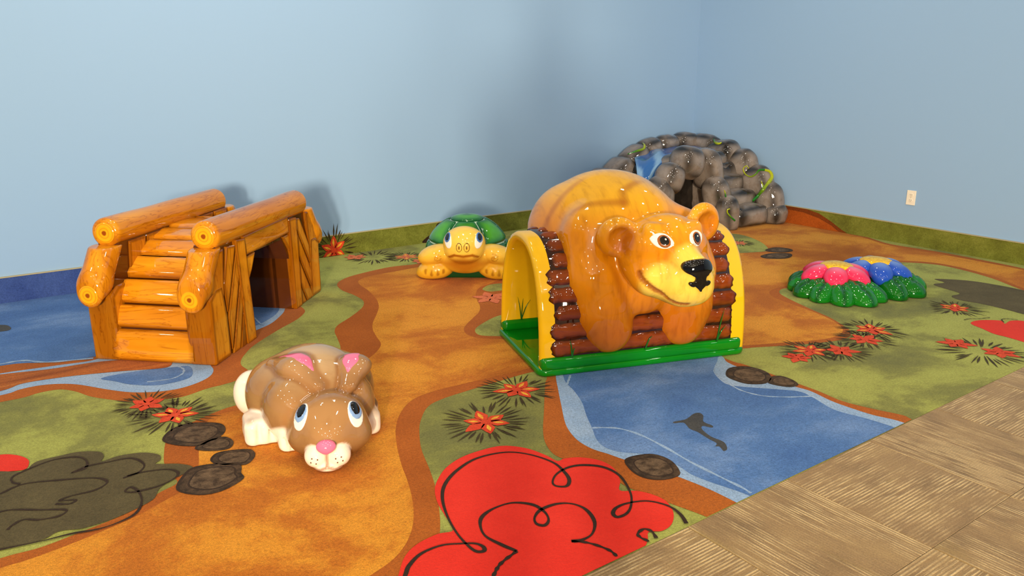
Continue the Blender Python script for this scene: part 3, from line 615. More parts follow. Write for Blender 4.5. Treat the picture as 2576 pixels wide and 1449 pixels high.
def arch_d(P):
    rr = ((np.abs(P[:, 1])/AY)**AN+(np.maximum(P[:, 2]-.02, 0)/AZ)**AN)**(1/AN); return (rr-1)*.4
MOUTH = [(-.166, -.527, .513), (-.164, -.543, .496), (-.149, -.564, .475), (-.109, -.579, .443), (-.073, -.603, .416), (-.043, -.637, .397), (.0, -.66, .39)]
def leg_sdf(P, pts):
    # hanging foreleg: a little flattened against the tunnel, foot cut off blunt
    sc = np.array([1, 1.22, 1]); d = chain(P*sc, [(np.array(a)*sc, r) for a, r in pts], .05)/1.1
    return smax(d, .066-P[:, 2], .035)
def bear_f(P, groove=True):
    d = ell(P, (-.05, .07, .53), (.375, .36, .345))
    d = smin(d, ell(P, (-.05, .22, .45), (.36, .25, .36)), .05)
    d = smin(d, ell(P, (-.27, .15, .59), (.15, .2, .21), rotm(0, 15, 0)), .03)
    d = smin(d, ell(P, (.24, .15, .55), (.15, .2, .22), rotm(0, -15, 0)), .03)
    d = smin(d, chain(P, [((-.30, .30, .42), .14), ((-.29, .36, .2), .12), ((-.29, .37, .16), .11)], .04), .04)
    d = smin(d, chain(P, [((.24, .30, .42), .14), ((.24, .36, .2), .12), ((.24, .37, .16), .11)], .04), .04)
    d = smin(d, ell(P, (-.04, -.12, .63), (.27, .24, .2), rotm(18, 0, 0)), .05)          # shoulder hump
    # forelegs
    d = smin(d, leg_sdf(P, [((-.228, -.17, .60), .15), ((-.238, -.24, .42), .135), ((-.212, -.275, .26), .125), ((-.19, -.285, .19), .118)]), .05)
    d = smin(d, leg_sdf(P, [((.205, -.17, .57), .15), ((.222, -.24, .42), .14), ((.205, -.275, .27), .13), ((.185, -.285, .19), .12)]), .05)
    d = smin(d, ell(P, (-.02, -.30, .38), (.13, .08, .13)), .05)                          # chest
    # head
    h = ell(P, (.005, -.42, .595), (.195, .165, .145))
    h = smin(h, ell(P, (.005, -.40, .52), (.19, .14, .14)), .05)
    h = smin(h, chain(P, [((.01, -.45, .50), .135), ((.028, -.565, .472), .108)], .03), .05)
    h = smin(h, rbox(P, (.032, -.565, .465), (.112, .12, .095), .085, rotm(-8, 0, 0)), .03)
    h = smin(h, chain(P, [((.008, -.50, .60), .07), ((.03, -.635, .553), .058)], .03), .045)
    h = smin(h, ell(P, (-.085, -.49, .48), (.095, .10, .085)), .04); h = smin(h, ell(P, (.115, -.49, .48), (.095, .10, .085)), .04)
    h = smin(h, cap(P, (-.11, -.495, .69), (-.05, -.52, .688), .028, .02), .03); h = smin(h, cap(P, (.11, -.495, .69), (.05, -.52, .688), .028, .02), .03)
    for sx in (-1, 1):
        c = np.array([.005+sx*.208, -.385, .662+sx*.022])
        e = ell(P, c, (.094, .05, .09), rotm(0, sx*10, sx*18))
        e = smax(e, -ell(P, c+np.array([sx*.004, -.055, -.002]), (.062, .045, .058), rotm(0, sx*10, sx*18)), .015)
        h = smin(h, e, .025)
    d = smin(d, h, .03)
    d = smax(d, -(arch_d(P)+.012), .006)
    if groove:
        m = np.linalg.norm(P-np.array([.0, -.56, .44]), axis=1) < .3
        if m.any():
            g = chain(P[m], [(q, .008) for q in MOUTH], .004); dm = d[m]; d = d.copy(); d[m] = smax(dm, -(g-.0), .006)
    return d
def snap(pts, f_, n=12):
    X = np.array(pts, float)
    for _ in range(n):
        e = .002; d = f_(X); g = np.stack([f_(X+np.eye(3)[i]*e)-f_(X-np.eye(3)[i]*e) for i in range(3)], -1)/(2*e)
        X = X-(d/np.maximum((g*g).sum(-1), .1))[:, None]*g*.8
    return [tuple(q) for q in X]
MOUTH = snap(smooth_open(MOUTH, 4), lambda P: bear_f(P, False))
def bear_paint(P):
    x, y, z = P.T; w_ = wob(P, 9, 2)*.5+wob(P*np.array([1, 1, .4]), 26, 3)*.35
    c = np.broadcast_to(L3(218, 134, 16), P.shape).copy()
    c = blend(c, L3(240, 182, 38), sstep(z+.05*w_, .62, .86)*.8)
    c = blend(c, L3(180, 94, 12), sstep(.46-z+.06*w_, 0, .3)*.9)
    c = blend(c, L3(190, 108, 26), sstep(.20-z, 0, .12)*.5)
    mz = np.minimum(ell(P, (.02, -.57, .46), (.19, .17, .125)), ell(P, (.02, -.60, .56), (.08, .14, .08)))
    c = blend(c, L3(242, 200, 78), sstep(-mz+.012*w_, -.012, .02))
    for sx in (-1, 1):
        e = ell(P, (.005+sx*.212, -.44, .66+sx*.022), (.068, .05, .064)); c = blend(c, L3(176, 98, 20), sstep(-e, -.02, .02)*(z < .77))
    m = chain(P, [(q, .0) for q in MOUTH], .004); c = blend(c, L3(150, 78, 14), 1-sstep(m, .006, .018))
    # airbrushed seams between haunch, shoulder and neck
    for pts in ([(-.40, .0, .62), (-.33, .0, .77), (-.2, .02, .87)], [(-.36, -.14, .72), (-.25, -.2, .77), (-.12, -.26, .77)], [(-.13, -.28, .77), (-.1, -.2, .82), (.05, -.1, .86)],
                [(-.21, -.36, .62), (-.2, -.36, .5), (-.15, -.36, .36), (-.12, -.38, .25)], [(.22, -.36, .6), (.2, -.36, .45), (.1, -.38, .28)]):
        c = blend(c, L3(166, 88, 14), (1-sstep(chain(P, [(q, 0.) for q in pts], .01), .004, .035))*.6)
    return c
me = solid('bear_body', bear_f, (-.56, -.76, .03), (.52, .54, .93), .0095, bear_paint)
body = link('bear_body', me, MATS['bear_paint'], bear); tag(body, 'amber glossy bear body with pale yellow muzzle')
def patch(name, shape, lift, lo, hi, res, mat, parent, base=bear_f, k=.002):
    m = solid(name, lambda P: smax(base(P)-lift, shape(P), k), lo, hi, res); return link(name, m, mat, parent)
bf = lambda P: bear_f(P, False)
for sx, ex, ez, tl in ((-1, -.076, .650, 12), (1, .080, .653, -12)):
    R = rotm(0, tl*.8, 0); c = np.array([ex, -.5, ez]); dz = R @ np.array([0, 0, .015])
    alm = lambda P, c=c, R=R, dz=dz: np.maximum(ell(P, c+dz, (.050, .2, .048), R), ell(P, c-dz, (.050, .2, .048), R))
    lo, hi = (ex-.07, -.66, ez-.06), (ex+.07, -.40, ez+.06)
    ew = patch('eye', alm, .003, lo, hi, .004, MATS['gloss_white'], body)
    ic = c+np.array([.004, 0, .0])
    patch('iris', lambda P: smax(ell(P, ic, (.0265, .3, .0265)), alm(P)+.002, .002), .0045, lo, hi, .004, MATS['amber_iris'], ew)
    patch('pupil', lambda P: ell(P, ic+np.array([.001, 0, .003]), (.0185, .3, .0185)), .006, lo, hi, .003, MATS['gloss_black'], ew)
    patch('glint', lambda P: ell(P, ic+np.array([.006, 0, .009]), (.0042, .3, .0042)), .0072, lo, hi, .0025, MATS['gloss_white'], ew)
nc = np.array([.032, -.668, .558])
def nose_shape(P):
    d = ell(P, nc, (.070, .09, .036)); q = chain(P, [((.032, -.70, .55), .034), ((.034, -.70, .508), .036), ((.036, -.70, .462), .006)], .01)
    d = smin(d, q, .008)
    for sx in (-1, 1): d = smax(d, -ell(P, (.034+sx*.036, -.70, .512), (.013, .1, .013)), .003)
    for sx in (-1, 1): d = smin(d, ell(P, (.034+sx*.036, -.69, .49), (.015, .06, .010), rotm(0, -sx*25, 0)), .003)
    return d
patch('nose', nose_shape, .012, (-.06, -.8, .44), (.13, -.6, .62), .005, MATS['gloss_black'], body)
# painted grass strokes on the bark and inside the tunnel
def strokes(name, root, tips, mat, parent, r=.004):
    for tp in tips:
        mid = [(root[i]+tp[i])/2+(0, 0, .015)[i] for i in range(3)]
        link(name, tube_me(name, [root, mid, tp], [r, r*.8, r*.2], 6), mat, parent)
strokes('grass_stroke', (-.385, -.335, .085), [(-.40, -.343, .17), (-.375, -.343, .13)], MATS['grass_stroke'], bear)
strokes('grass_stroke', (-.02, -.338, .085), [(.01, -.346, .15)], MATS['grass_stroke'], bear)
strokes('grass_stroke', (.36, -.338, .085), [(.385, -.344, .24), (.40, -.344, .16)], MATS['grass_stroke'], bear)
for x in (-.43, -.25): strokes('grass_stroke', (x, .266, .085), [(x-.02, .266, .21), (x+.05, .266, .19), (x+.01, .266, .2)], MATS['grass_stroke'], bear, .003)

# ------------------------------------------------------------------ timber play bridge
def wood_mat(name, axis, c0, c1, c2):
    """honey-varnished airbrushed timber, grain running along one object axis"""
    t = NT(name); oi = t.n('ShaderNodeObjectInfo'); sc = [16, 16, 16]; sc[axis] = 2.2
    a = t.n('ShaderNodeVectorMath'); a.operation = 'ADD'; c = t.n('ShaderNodeTexCoord'); sh = t.n('ShaderNodeCombineXYZ')
    for i in range(3): t.l(t.math('MULTIPLY', oi.outputs['Random'], 5.1+i*3.7), sh.inputs[i])
    t.l(c.outputs['Object'], a.inputs[0]); t.l(sh.outputs[0], a.inputs[1])
    m = t.n('ShaderNodeMapping'); m.inputs['Scale'].default_value = sc; t.l(a.outputs[0], m.inputs[0])
    n = t.noise(m.outputs[0], 1.0, 5, .55, .7)
    r = t.n('ShaderNodeMath'); r.operation = 'FRACT'; t.l(t.math('MULTIPLY', n, 7.0), r.inputs[0])
    ring = t.ramp(r.outputs[0], [(.0, (.58, .47, .36)), (.12, (1, 1, 1)), (.75, (1.0, 1.0, 1.0)), (1., (.8, .73, .62))])
    col = t.ramp(t.noise(m.outputs[0], .6, 3), [(.3, c0), (.5, c1), (.72, c2)])
    p_ = t.n('ShaderNodeVertexColor'); p_.layer_name = 'Paint'
    t.base(t.mix(1.0, t.mix(1.0, col, ring, 'MULTIPLY'), p_.outputs[0], 'MULTIPLY'))
    t.set(Roughness=.5, Coat_Weight=1., Coat_Roughness=.03, Specular_IOR_Level=0.)
    t.bump(t.noise(t.coord(), 22, 2), .05, .004); MATS[name] = t.m; return t.m
WC = (lin(170, 96, 12), lin(204, 126, 18), lin(222, 148, 30))
for nm, ax in (('timber_x', 0), ('timber_y', 1), ('timber_z', 2)): wood_mat(nm, ax, *WC)
wood_mat('timber_shade', 2, lin(140, 76, 12), lin(164, 92, 16), lin(180, 106, 22))
painted('log_end', None, .06, scale=14)
plain('seam_dark', lin(86, 42, 10), .35, 1.0, .1)
bridge = thing('play_bridge', 'honey varnished toy log bridge with plank steps and two handrails', 'play bridge', (0.965, 3.676), 45.5)
BW, BL = .617, 1.315
def edge_paint(me, k=.55, w_=.016):
    """sprayed darker lines along a board's outline, as on the real toy"""
    X = co(me); lo, hi = X.min(0), X.max(0); s_ = hi-lo; o = np.argsort(s_)
    d = np.minimum(*[np.minimum(X[:, a]-lo[a], hi[a]-X[:, a]) for a in o[1:]])
    c = np.ones((len(X), 3)); f_ = np.clip(1-d/w_, 0, 1)[:, None]
    put_paint(me, c*(1-f_*(1-np.array([k, k*.85, k*.7]))))
def board(name, bm, mat, parent, sub=0):
    if sub: bmesh.ops.subdivide_edges(bm, edges=bm.edges[:], cuts=sub, use_grid_fill=True)
    big = sorted(bm.faces, key=lambda f_: -f_.calc_area())[:2]
    r = bmesh.ops.inset_individual(bm, faces=big, thickness=.011, depth=.0, use_even_offset=True)
    bm.verts.index_update(); bright = {v_.index for f_ in big if f_.is_valid for v_ in f_.verts}
    me = from_bm(bm, name); c = np.tile(np.array([.50, .42, .34]), (len(me.vertices), 1))
    for k in bright: c[k] = 1.04
    put_paint(me, c); return link(name, me, mat, parent, smooth=False)
# walkway profile (x, z), symmetric about the middle
half = [(-.012, .0), (-.004, .085), (.006, .164), (.055, .275), (.135, .383), (.250, .470), (.367, .524), (.52, .551), (BL/2, .556)]
prof = half+[(BL-x, z) for x, z in half[-2::-1]]
inner = [(x, z) for x, z in prof]
# core under the walkway, tunnel cut through it
hole = [(.925, 0), (.915, .30), (.83, .43), (.50, .44), (.425, .32), (.405, 0)]
def offset_in(pr, d): 
    P = np.array(pr); c = np.array([BL/2, .0]); v_ = P-c; return [tuple(c+u*(1-d/np.linalg.norm(u))) for u in v_]
core = [(max(x, .004)+(.02 if x < .3 else -.02 if x > BL-.3 else 0), max(z-.022, 0)) for x, z in prof]
core[0] = (.02, 0); core[-1] = (BL-.02, 0)
me = from_bm(prism_bm(core+hole, .10, BW-.10), 'walkway_core'); link('walkway_core', me, MATS['seam_dark'], bridge, smooth=False)
# step planks
def arc_pts(pr, n): 
    P = smooth_open(pr, 8); L_ = np.r_[0, np.cumsum(np.linalg.norm(np.diff(P, axis=0), axis=1))]; return P, L_
P_, L_ = arc_pts(prof, 8)
cuts = [0]+[L_[np.argmin(np.linalg.norm(P_-np.array(q), axis=1))] for q in half[2:]]; tot = L_[-1]
cuts = cuts[:-1]; cuts = cuts+[tot-c for c in cuts[::-1]]
def on_prof(u): return np.array([np.interp(u, L_, P_[:, 0]), np.interp(u, L_, P_[:, 1])])
YA, YB = .105, BW-.105
for i in range(len(cuts)-1):
    a, b = cuts[i]+.004, cuts[i+1]-.004; v = []; f = []; nt, ns = 9, 15; sh = []
    for j in range(ns):
        for k in range(nt):
            tt = k/(nt-1); u = a+(b-a)*tt; p0 = on_prof(u); tg = on_prof(u+.003)-on_prof(u-.003); tg /= np.linalg.norm(tg)+1e-9; n2 = np.array([-tg[1], tg[0]])
            rim = max(0, 1-abs(2*tt-1)**10); h = -.018+.020*rim**.5
            q = p0+n2*h; v.append((q[0], YA+(YB-YA)*j/(ns-1), max(q[1], .002))); sh.append(min((1-abs(2*tt-1))*7, (1-abs(2*j/(ns-1)-1))*9, 1))
    for j in range(ns-1):
        for k in range(nt-1): q = j*nt+k; f.append((q, q+nt, q+nt+1, q+1))
    me = mesh_py('step_plank', v, f); s_ = np.array(sh)[:, None]; put_paint(me, np.array([.5, .42, .34])*(1-s_)+s_*np.array([1.06, 1.05, 1.0]))
    link('step_plank', me, MATS['timber_y'], bridge)
# the two side walls
side_out = [(.0, 0), (-.006, .29), (.03, .42), (.10, .56), (BL-.16, .56), (BL-.07, .44), (BL-.005, .28), (BL, 0)]
def log(name, a, b, r, parent, r2=None, ends=True, flat=.0):
    """stout log with softly rounded sawn ends"""
    a, b = np.array(a, float), np.array(b, float); d = (b-a)/np.linalg.norm(b-a); L0 = np.linalg.norm(b-a); r2 = r2 or r
    def f_(P):
        q = P-a; h = q @ d; rad = np.linalg.norm(q-h[:, None]*d, axis=1); rr = r+(r2-r)*np.clip(h/L0, 0, 1)+.003*wob(P, 14, int(a[0]*99) % 50)
        return smax(rad-rr, np.abs(h-L0/2)-L0/2, .026)
    lo = np.minimum(a, b)-max(r, r2)-.02; hi = np.maximum(a, b)+max(r, r2)+.02
    me = solid(name, f_, lo, hi, .0085); X = co(me); q = X-a; h = q @ d; rad = np.linalg.norm(q-h[:, None]*d, axis=1)
    put_paint(me, np.ones((len(X), 3))); return me, (a, d, L0)
def sawn_end(parent, a, d, r, lift):
    # end grain: rings and a dark heart, set just proud of the log end
    d = np.array(d, float); u = np.cross(d, [0, 0, 1.]); u /= np.linalg.norm(u); w_ = np.cross(u, d); v = []; f = []; col = []; R_ = 13; S_ = 28
    v.append(a+d*lift); col.append(L3(140, 64, 10))
    for i in range(1, R_+1):
        q = i/R_; cc = L3(146, 66, 12) if q < .18 else (L3(232, 164, 24) if i not in (5, 9) else L3(206, 132, 18))
        for k in range(S_):
            t_ = 2*math.pi*k/S_; rr = r*q*(1+.05*math.sin(3*t_+i*.3)*(1-q)); v.append(a+d*(lift-.016*max(0, q-.62)**2/.144)+rr*(math.cos(t_)*u+math.sin(t_)*w_)); col.append(cc)
    for k in range(S_): f.append((0, 1+k, 1+(k+1) % S_))
    for i in range(R_-1):
        for k in range(S_): o = 1+i*S_; f.append((o+k, o+S_+k, o+S_+(k+1) % S_, o+(k+1) % S_))
    me = mesh_py('sawn_end', v, f); put_paint(me, np.array(col)); link('sawn_end', me, MATS['log_end'], parent)
def zb(x): return max(.16, float(np.interp(x, P_[:, 0], P_[:, 1]))-.07)
for side in (0, 1):
    Y = (lambda y: y) if side == 0 else (lambda y: BW-y)
    def pr(poly, y0, y1, bev=.006): return prism_bm(poly, *sorted((Y(y0), Y(y1))), bev, 2)
    W_ = .125
    wall_poly = [(.02, 0), (.012, .29), (.05, .42), (.115, .55), (BL-.17, .55), (BL-.09, .44), (BL-.022, .28), (BL-.02, 0)]+hole
    link('side_core', from_bm(pr(wall_poly, .014, W_-.006, 0), 'side_core'), MATS['seam_dark'], bridge, smooth=False)
    # outer and inner cladding: herringbone boards between the posts
    for y0, y1, inn in ((-.002, .03, 0), (W_-.03, W_+.004, 1)):
        jamb = [(.305, .0), (.405, .0), (.385, .52), (.275, .535)]
        mats = MATS['timber_z']
        if not inn:
            board('door_post', pr([(.315, 0), (.41, 0), (.37, .535), (.28, .545)], y0-.006, y1), mats, bridge)
            board('door_post', pr([(.925, 0), (1.01, 0), (1.005, .525), (.905, .53)], y0-.006, y1), mats, bridge)
            board('lintel', pr([(.385, .445), (.905, .455), (.905, .55), (.37, .545)], y0, y1), MATS['timber_x'], bridge)
            board('brace', pr([(.388, .30), (.44, .36), (.49, .44), (.385, .437)], y0+.004, y1), mats, bridge)
            board('brace', pr([(.92, .30), (.90, .36), (.83, .446), (.915, .448)], y0+.004, y1), mats, bridge)
            for poly in ([(.155, .005), (.215, .005), (.115, .0), (.115, .0)],): pass
            slabs = [[(.175, .0), (.24, .0), (.305, .205), (.30, .33)], [(.25, .0), (.308, .0), (.307, .18)], [(.165, .02), (.295, .36), (.287, .49), (.155, .185)],
                     [(.152, .215), (.282, .52), (.20, .53), (.14, .36)]]
            for q in slabs: board('diagonal_board', pr(q, y0, y1), mats, bridge)
            slabs = [[(1.02, .0), (1.09, 0), (1.018, .11)], [(1.105, 0), (1.18, 0), (1.185, .02), (1.02, .27), (1.018, .13)], [(1.187, .045), (1.19, .17), (1.018, .43), (1.02, .295)],
                     [(1.19, .195), (1.175, .33), (1.06, .51), (1.016, .515), (1.016, .455)]]
            for q in slabs: board('diagonal_board', pr(q, y0, y1), mats, bridge)
        else:
            for x0_, x1_ in ((.16, .30), (.31, .46), (.47, .64), (.65, .80), (.81, .97), (.98, 1.13)):
                board('inner_board', pr([(x0_, zb(x0_)), (x1_-.006, zb(x1_-.006)), (x1_+.02, .545), (x0_+.026, .545)], y0, y1), mats, bridge)
    # front and back corner posts
    for xa, sg in ((0, 1), (BL, -1)):
        q = [(xa-sg*.004, 0), (xa+sg*.150, 0), (xa+sg*.145, .20), (xa+sg*.13, .34), (xa+sg*.165, .52), (xa+sg*.10, .50), (xa+sg*.03, .36), (xa-sg*.008, .30)]
        low = [(xa-sg*.004, 0), (xa+sg*.150, 0), (xa+sg*.145, .20), (xa+sg*.12, .36), (xa+sg*.05, .36), (xa-sg*.008, .32)]
        o = board('corner_post', prism_bm(low, *sorted((Y(-.004), Y(W_+.006))), .016, 3), MATS['timber_z'], bridge)
        up_ = [(xa+sg*.0, .34), (xa+sg*.135, .30), (xa+sg*.165, .53), (xa+sg*.10, .53)]
        board('corner_board', prism_bm(up_, *sorted((Y(-.002), Y(.05))), .01, 2), MATS['timber_z'], bridge)
    yl = Y(.058)
    me, (a, d, L0) = log('handrail', (.104, yl, .597), (1.165, yl, .585), .072, bridge); rail = link('handrail', me, MATS['timber_x'], bridge); sawn_end(rail, a, -d, .062, .003); sawn_end(rail, a+d*L0, d, .062, .003)
    for xa, sg in ((0, 1), (BL, -1)):
        cut = xa-sg*.072
        fl_ = lambda P: smax(smin(cap(P, (xa+sg*.125, yl, .575), (xa-sg*.005, yl, .385), .070, .070), cap(P, (xa-sg*.005, yl, .385), (xa-sg*.075, yl, .338), .070, .066), .03), -sg*(P[:, 0]-cut), .022)+.002*wob(P, 14, 3)
        fm_ = lambda P: smax(fl_(P), P[:, 2]-.540, .008)
        me = solid('ramp_log', fm_, (min(cut, xa+sg*.22)-.02, yl-.09, .24), (max(cut, xa+sg*.22)+.02, yl+.09, .66), .0085); put_paint(me, np.ones((len(me.vertices), 3)))
        lg = link('ramp_log', me, MATS['timber_z'], bridge)
        sawn_end(lg, np.array([cut, yl, .340]), np.array([-sg, 0, 0.]), .058, .0015)
# boards lining the passage
for xj, sg in ((.405, -1), (.925, 1)):
    for y0, y1 in ((.02, .2), (.205, .4), (.405, BW-.02)):
        board('jamb_board', box_bm((min(xj, xj+sg*.014)-.002*(sg < 0), y0, 0), (max(xj, xj+sg*.014), y1, .31), .004), MATS['timber_shade'], bridge)

# ------------------------------------------------------------------ rabbit
painted('rabbit_paint', (4, 4, 4), .07, scale=5)
plain('gloss_pink', lin(236, 110, 146), .3, 1.0); plain('pale_blue', lin(128, 160, 206), .25, 1.0); plain('whisker_dot', lin(120, 80, 56), .3, 1.0)
rabbit = thing('rabbit_figure', 'glossy tan crouching rabbit with pink ears and white paws', 'play figure', (1.0, 2.72), -14)
HR = rotm(0, 0, -14); HC = np.array([.085, -.145, .115])      # head pose
def hd(P): return (P-HC) @ HR                                  # head coordinates: -y is the nose
EARS = (((.060, -.045, .222), (.0, .05, .270), (-.070, .13, .268), .045, .066, .026), ((.170, -.07, .212), (.214, .03, .250), (.232, .12, .228), .045, .062, .028))
def ear_d(P, e):
    a, b, c, r0, r1, r2 = e; sc = np.array([1, 1, 1.55]); A = lambda q: np.array(q)*sc
    return chain(P*sc, [(A(a), r0*.8), (A(b), r1), (A(c), r2)], .03)/1.3
def rabbit_f(P, parts=False):
    d = ell(P, (.065, .13, .145), (.205, .225, .168))
    d = smin(d, ell(P, (-.06, .17, .125), (.125, .155, .14)), .025)
    d = smin(d, ell(P, (.205, .17, .12), (.11, .15, .13)), .025)
    d = smin(d, ell(P, (-.035, .0, .125), (.10, .115, .125), rotm(10, 0, 0)), .02)     # shoulders
    d = smin(d, ell(P, (.19, .0, .12), (.09, .11, .12)), .02)
    # feet
    for c, r in (((-.132, .050, .048), (.074, .074, .056)), ((-.045, -.062, .050), (.050, .055, .058)), ((.243, -.03, .05), (.046, .06, .056)), ((.25, .14, .045), (.06, .1, .05))):
        f_ = smin(rbox(P, c, r, .034), ell(P, c, np.array(r)*1.02), .01)
        d = smin(d, f_, .012)
    for q in (((-.155, -.022, .035), .014), ((-.112, -.022, .035), .014)): d = smax(d, -cap(P, (q[0][0], -.028, .0), (q[0][0], -.018, .085), .011, .005), .012)
    for x in (-.065, -.04): d = smax(d, -cap(P, (x-.01, -.118, .0), (x-.008, -.108, .085), .008, .003), .006)
    d = smin(d, ell(P, (-.148, .285, .095), (.075, .075, .095)), .01)                  # tail
    for e in EARS: d = smin(d, ear_d(P, e), .003)
    q = hd(P)
    h = ell(q, (0, 0, .0), (.135, .125, .108))
    h = smin(h, ell(q, (0, -.02, -.04), (.15, .12, .075)), .03)
    h = smin(h, ell(q, (0, -.085, -.015), (.082, .085, .078), rotm(12, 0, 0)), .03)   # bridge of the nose
    h = smin(h, ell(q, (-.036, -.140, -.060), (.044, .046, .044)), .004); h = smin(h, ell(q, (.036, -.140, -.060), (.044, .046, .044)), .003)
    h = smin(h, ell(q, (0, -.13, -.094), (.058, .056, .026)), .004)
    h = smin(h, ell(q, (0, -.172, -.016), (.034, .024, .024)), .008)
    d = smin(d, h, .026)
    return smax(d, .001-P[:, 2], .012)
def rabbit_paint(P):
    x, y, z = P.T; q = hd(P); w_ = wob(P, 16, 7)*.5
    c = np.broadcast_to(L3(152, 112, 70), P.shape).copy()
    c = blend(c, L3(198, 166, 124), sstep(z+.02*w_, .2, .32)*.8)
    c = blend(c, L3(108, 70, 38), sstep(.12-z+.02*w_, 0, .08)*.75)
    hm = ell(q, (0, -.02, -.01), (.155, .16, .12))
    c = blend(c, L3(164, 120, 74), sstep(-hm, -.02, .02)*sstep(q[:, 2], -.06, .05))
    c = blend(c, L3(150, 104, 60), (1-sstep(np.abs(hm-.004), .0, .02))*.5)
    for cc, r in (((-.132, .050, .040), (.115, .115, .072)), ((-.045, -.062, .045), (.075, .08, .070)), ((.25, -.03, .048), (.055, .07, .062)), ((.26, .14, .04), (.07, .11, .055)), ((-.175, .30, .095), (.075, .085, .105))):
        c = blend(c, L3(244, 228, 210), sstep(-ell(P, cc, r), -.010, .004))
    m = np.minimum(np.minimum(ell(q, (-.037, -.150, -.060), (.047, .052, .046)), ell(q, (.037, -.150, -.060), (.047, .052, .046))), ell(q, (0, -.14, -.098), (.066, .072, .034)))
    c = blend(c, L3(246, 226, 206), sstep(-m, -.006, .004))
    q2 = q*np.array([1, .15, 1]); seam = np.minimum(cap(q2, (0, -.028, -.088), (0, -.028, -.04), .0, .0), np.minimum(chain(q2, [((0, -.028, -.088), 0.), ((-.03, -.028, -.100), 0.), ((-.06, -.024, -.092), 0.)], .001), chain(q2, [((0, -.028, -.088), 0.), ((.03, -.028, -.100), 0.), ((.06, -.024, -.092), 0.)], .001)))
    c = blend(c, L3(140, 86, 46), (1-sstep(seam, .002, .009))*.8*(q[:, 1] < -.08))
    for e in EARS: c = blend(c, L3(132, 86, 46), (1-sstep(np.abs(ear_d(P, e)-.005), .0, .014))*.8)
    return c
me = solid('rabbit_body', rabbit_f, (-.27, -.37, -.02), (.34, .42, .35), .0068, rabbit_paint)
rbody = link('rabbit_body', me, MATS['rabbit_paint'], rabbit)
for e in EARS:
    a, b, c = map(np.array, e[:3]); sx = -1 if c[0] < 0 else 1
    off = np.array([.012, 0, 0]) if sx < 0 else np.array([-.004, .0, 0])
    sh = lambda P, a=a, b=b, c=c, off=off: chain(P*np.array([1, 1, .25]), [((a*.8+b*.2+off)*np.array([1, 1, .25]), .006), ((b*.75+a*.25+off)*np.array([1, 1, .25]), .031), ((b*.8+c*.2+off)*np.array([1, 1, .25]), .030), ((b*.05+c*.95+off)*np.array([1, 1, .25]), .004)], .01)
    lo, hi = np.minimum(np.minimum(a, b), c)-.07, np.maximum(np.maximum(a, b), c)+.07
    patch('inner_ear', sh, .002, lo, hi, .006, MATS['gloss_pink'], rbody, rabbit_f)
for sx in (-1, 1):
    ec = np.array([sx*.098+.004, -.062, .052]); RE = rotm(-18, sx*24, sx*34)
    W3 = lambda P: (hd(P)-ec) @ RE
    lo, hi = HC+HR @ ec-.085, HC+HR @ ec+.085
    ew = patch('eye', lambda P: ell(W3(P), (0, 0, 0), (.034, .14, .048)), .003, lo, hi, .0045, MATS['gloss_white'], rbody, rabbit_f)
    patch('iris', lambda P: smax(ell(W3(P), (sx*-.002, 0, .014), (.029, .14, .033)), ell(W3(P), (0, 0, 0), (.032, .14, .046)), .002), .0045, lo, hi, .0045, MATS['pale_blue'], ew, rabbit_f)
    patch('pupil', lambda P: smax(ell(W3(P), (sx*-.003, 0, .022), (.020, .14, .025)), ell(W3(P), (0, 0, 0), (.031, .14, .045)), .002), .006, lo, hi, .0045, MATS['gloss_black'], ew, rabbit_f)
patch('nose', lambda P: smin(ell(hd(P), (0, -.19, -.008), (.034, .05, .020)), chain(hd(P), [((0, -.20, -.012), .022), ((0, -.205, -.042), .006)], .01), .01), .005, HC+HR @ np.array([0, -.19, -.02])-.06, HC+HR @ np.array([0, -.19, -.02])+.06, .004, MATS['gloss_pink'], rbody, rabbit_f)
for sx in (-1, 1):
    for i, (dx, dz) in enumerate(((.03, -.055), (.052, -.05), (.036, -.072), (.058, -.068))):
        c = snap([HC+HR @ np.array([sx*dx, -.19, dz])], rabbit_f)[0]
        link('whisker_dot', tube_me('whisker_dot', [np.array(c)-HR @ np.array([0, -.0012, 0]), np.array(c)+HR @ np.array([0, -.0016, 0])], .0028, 6, samples=0), MATS['whisker_dot'], rbody)

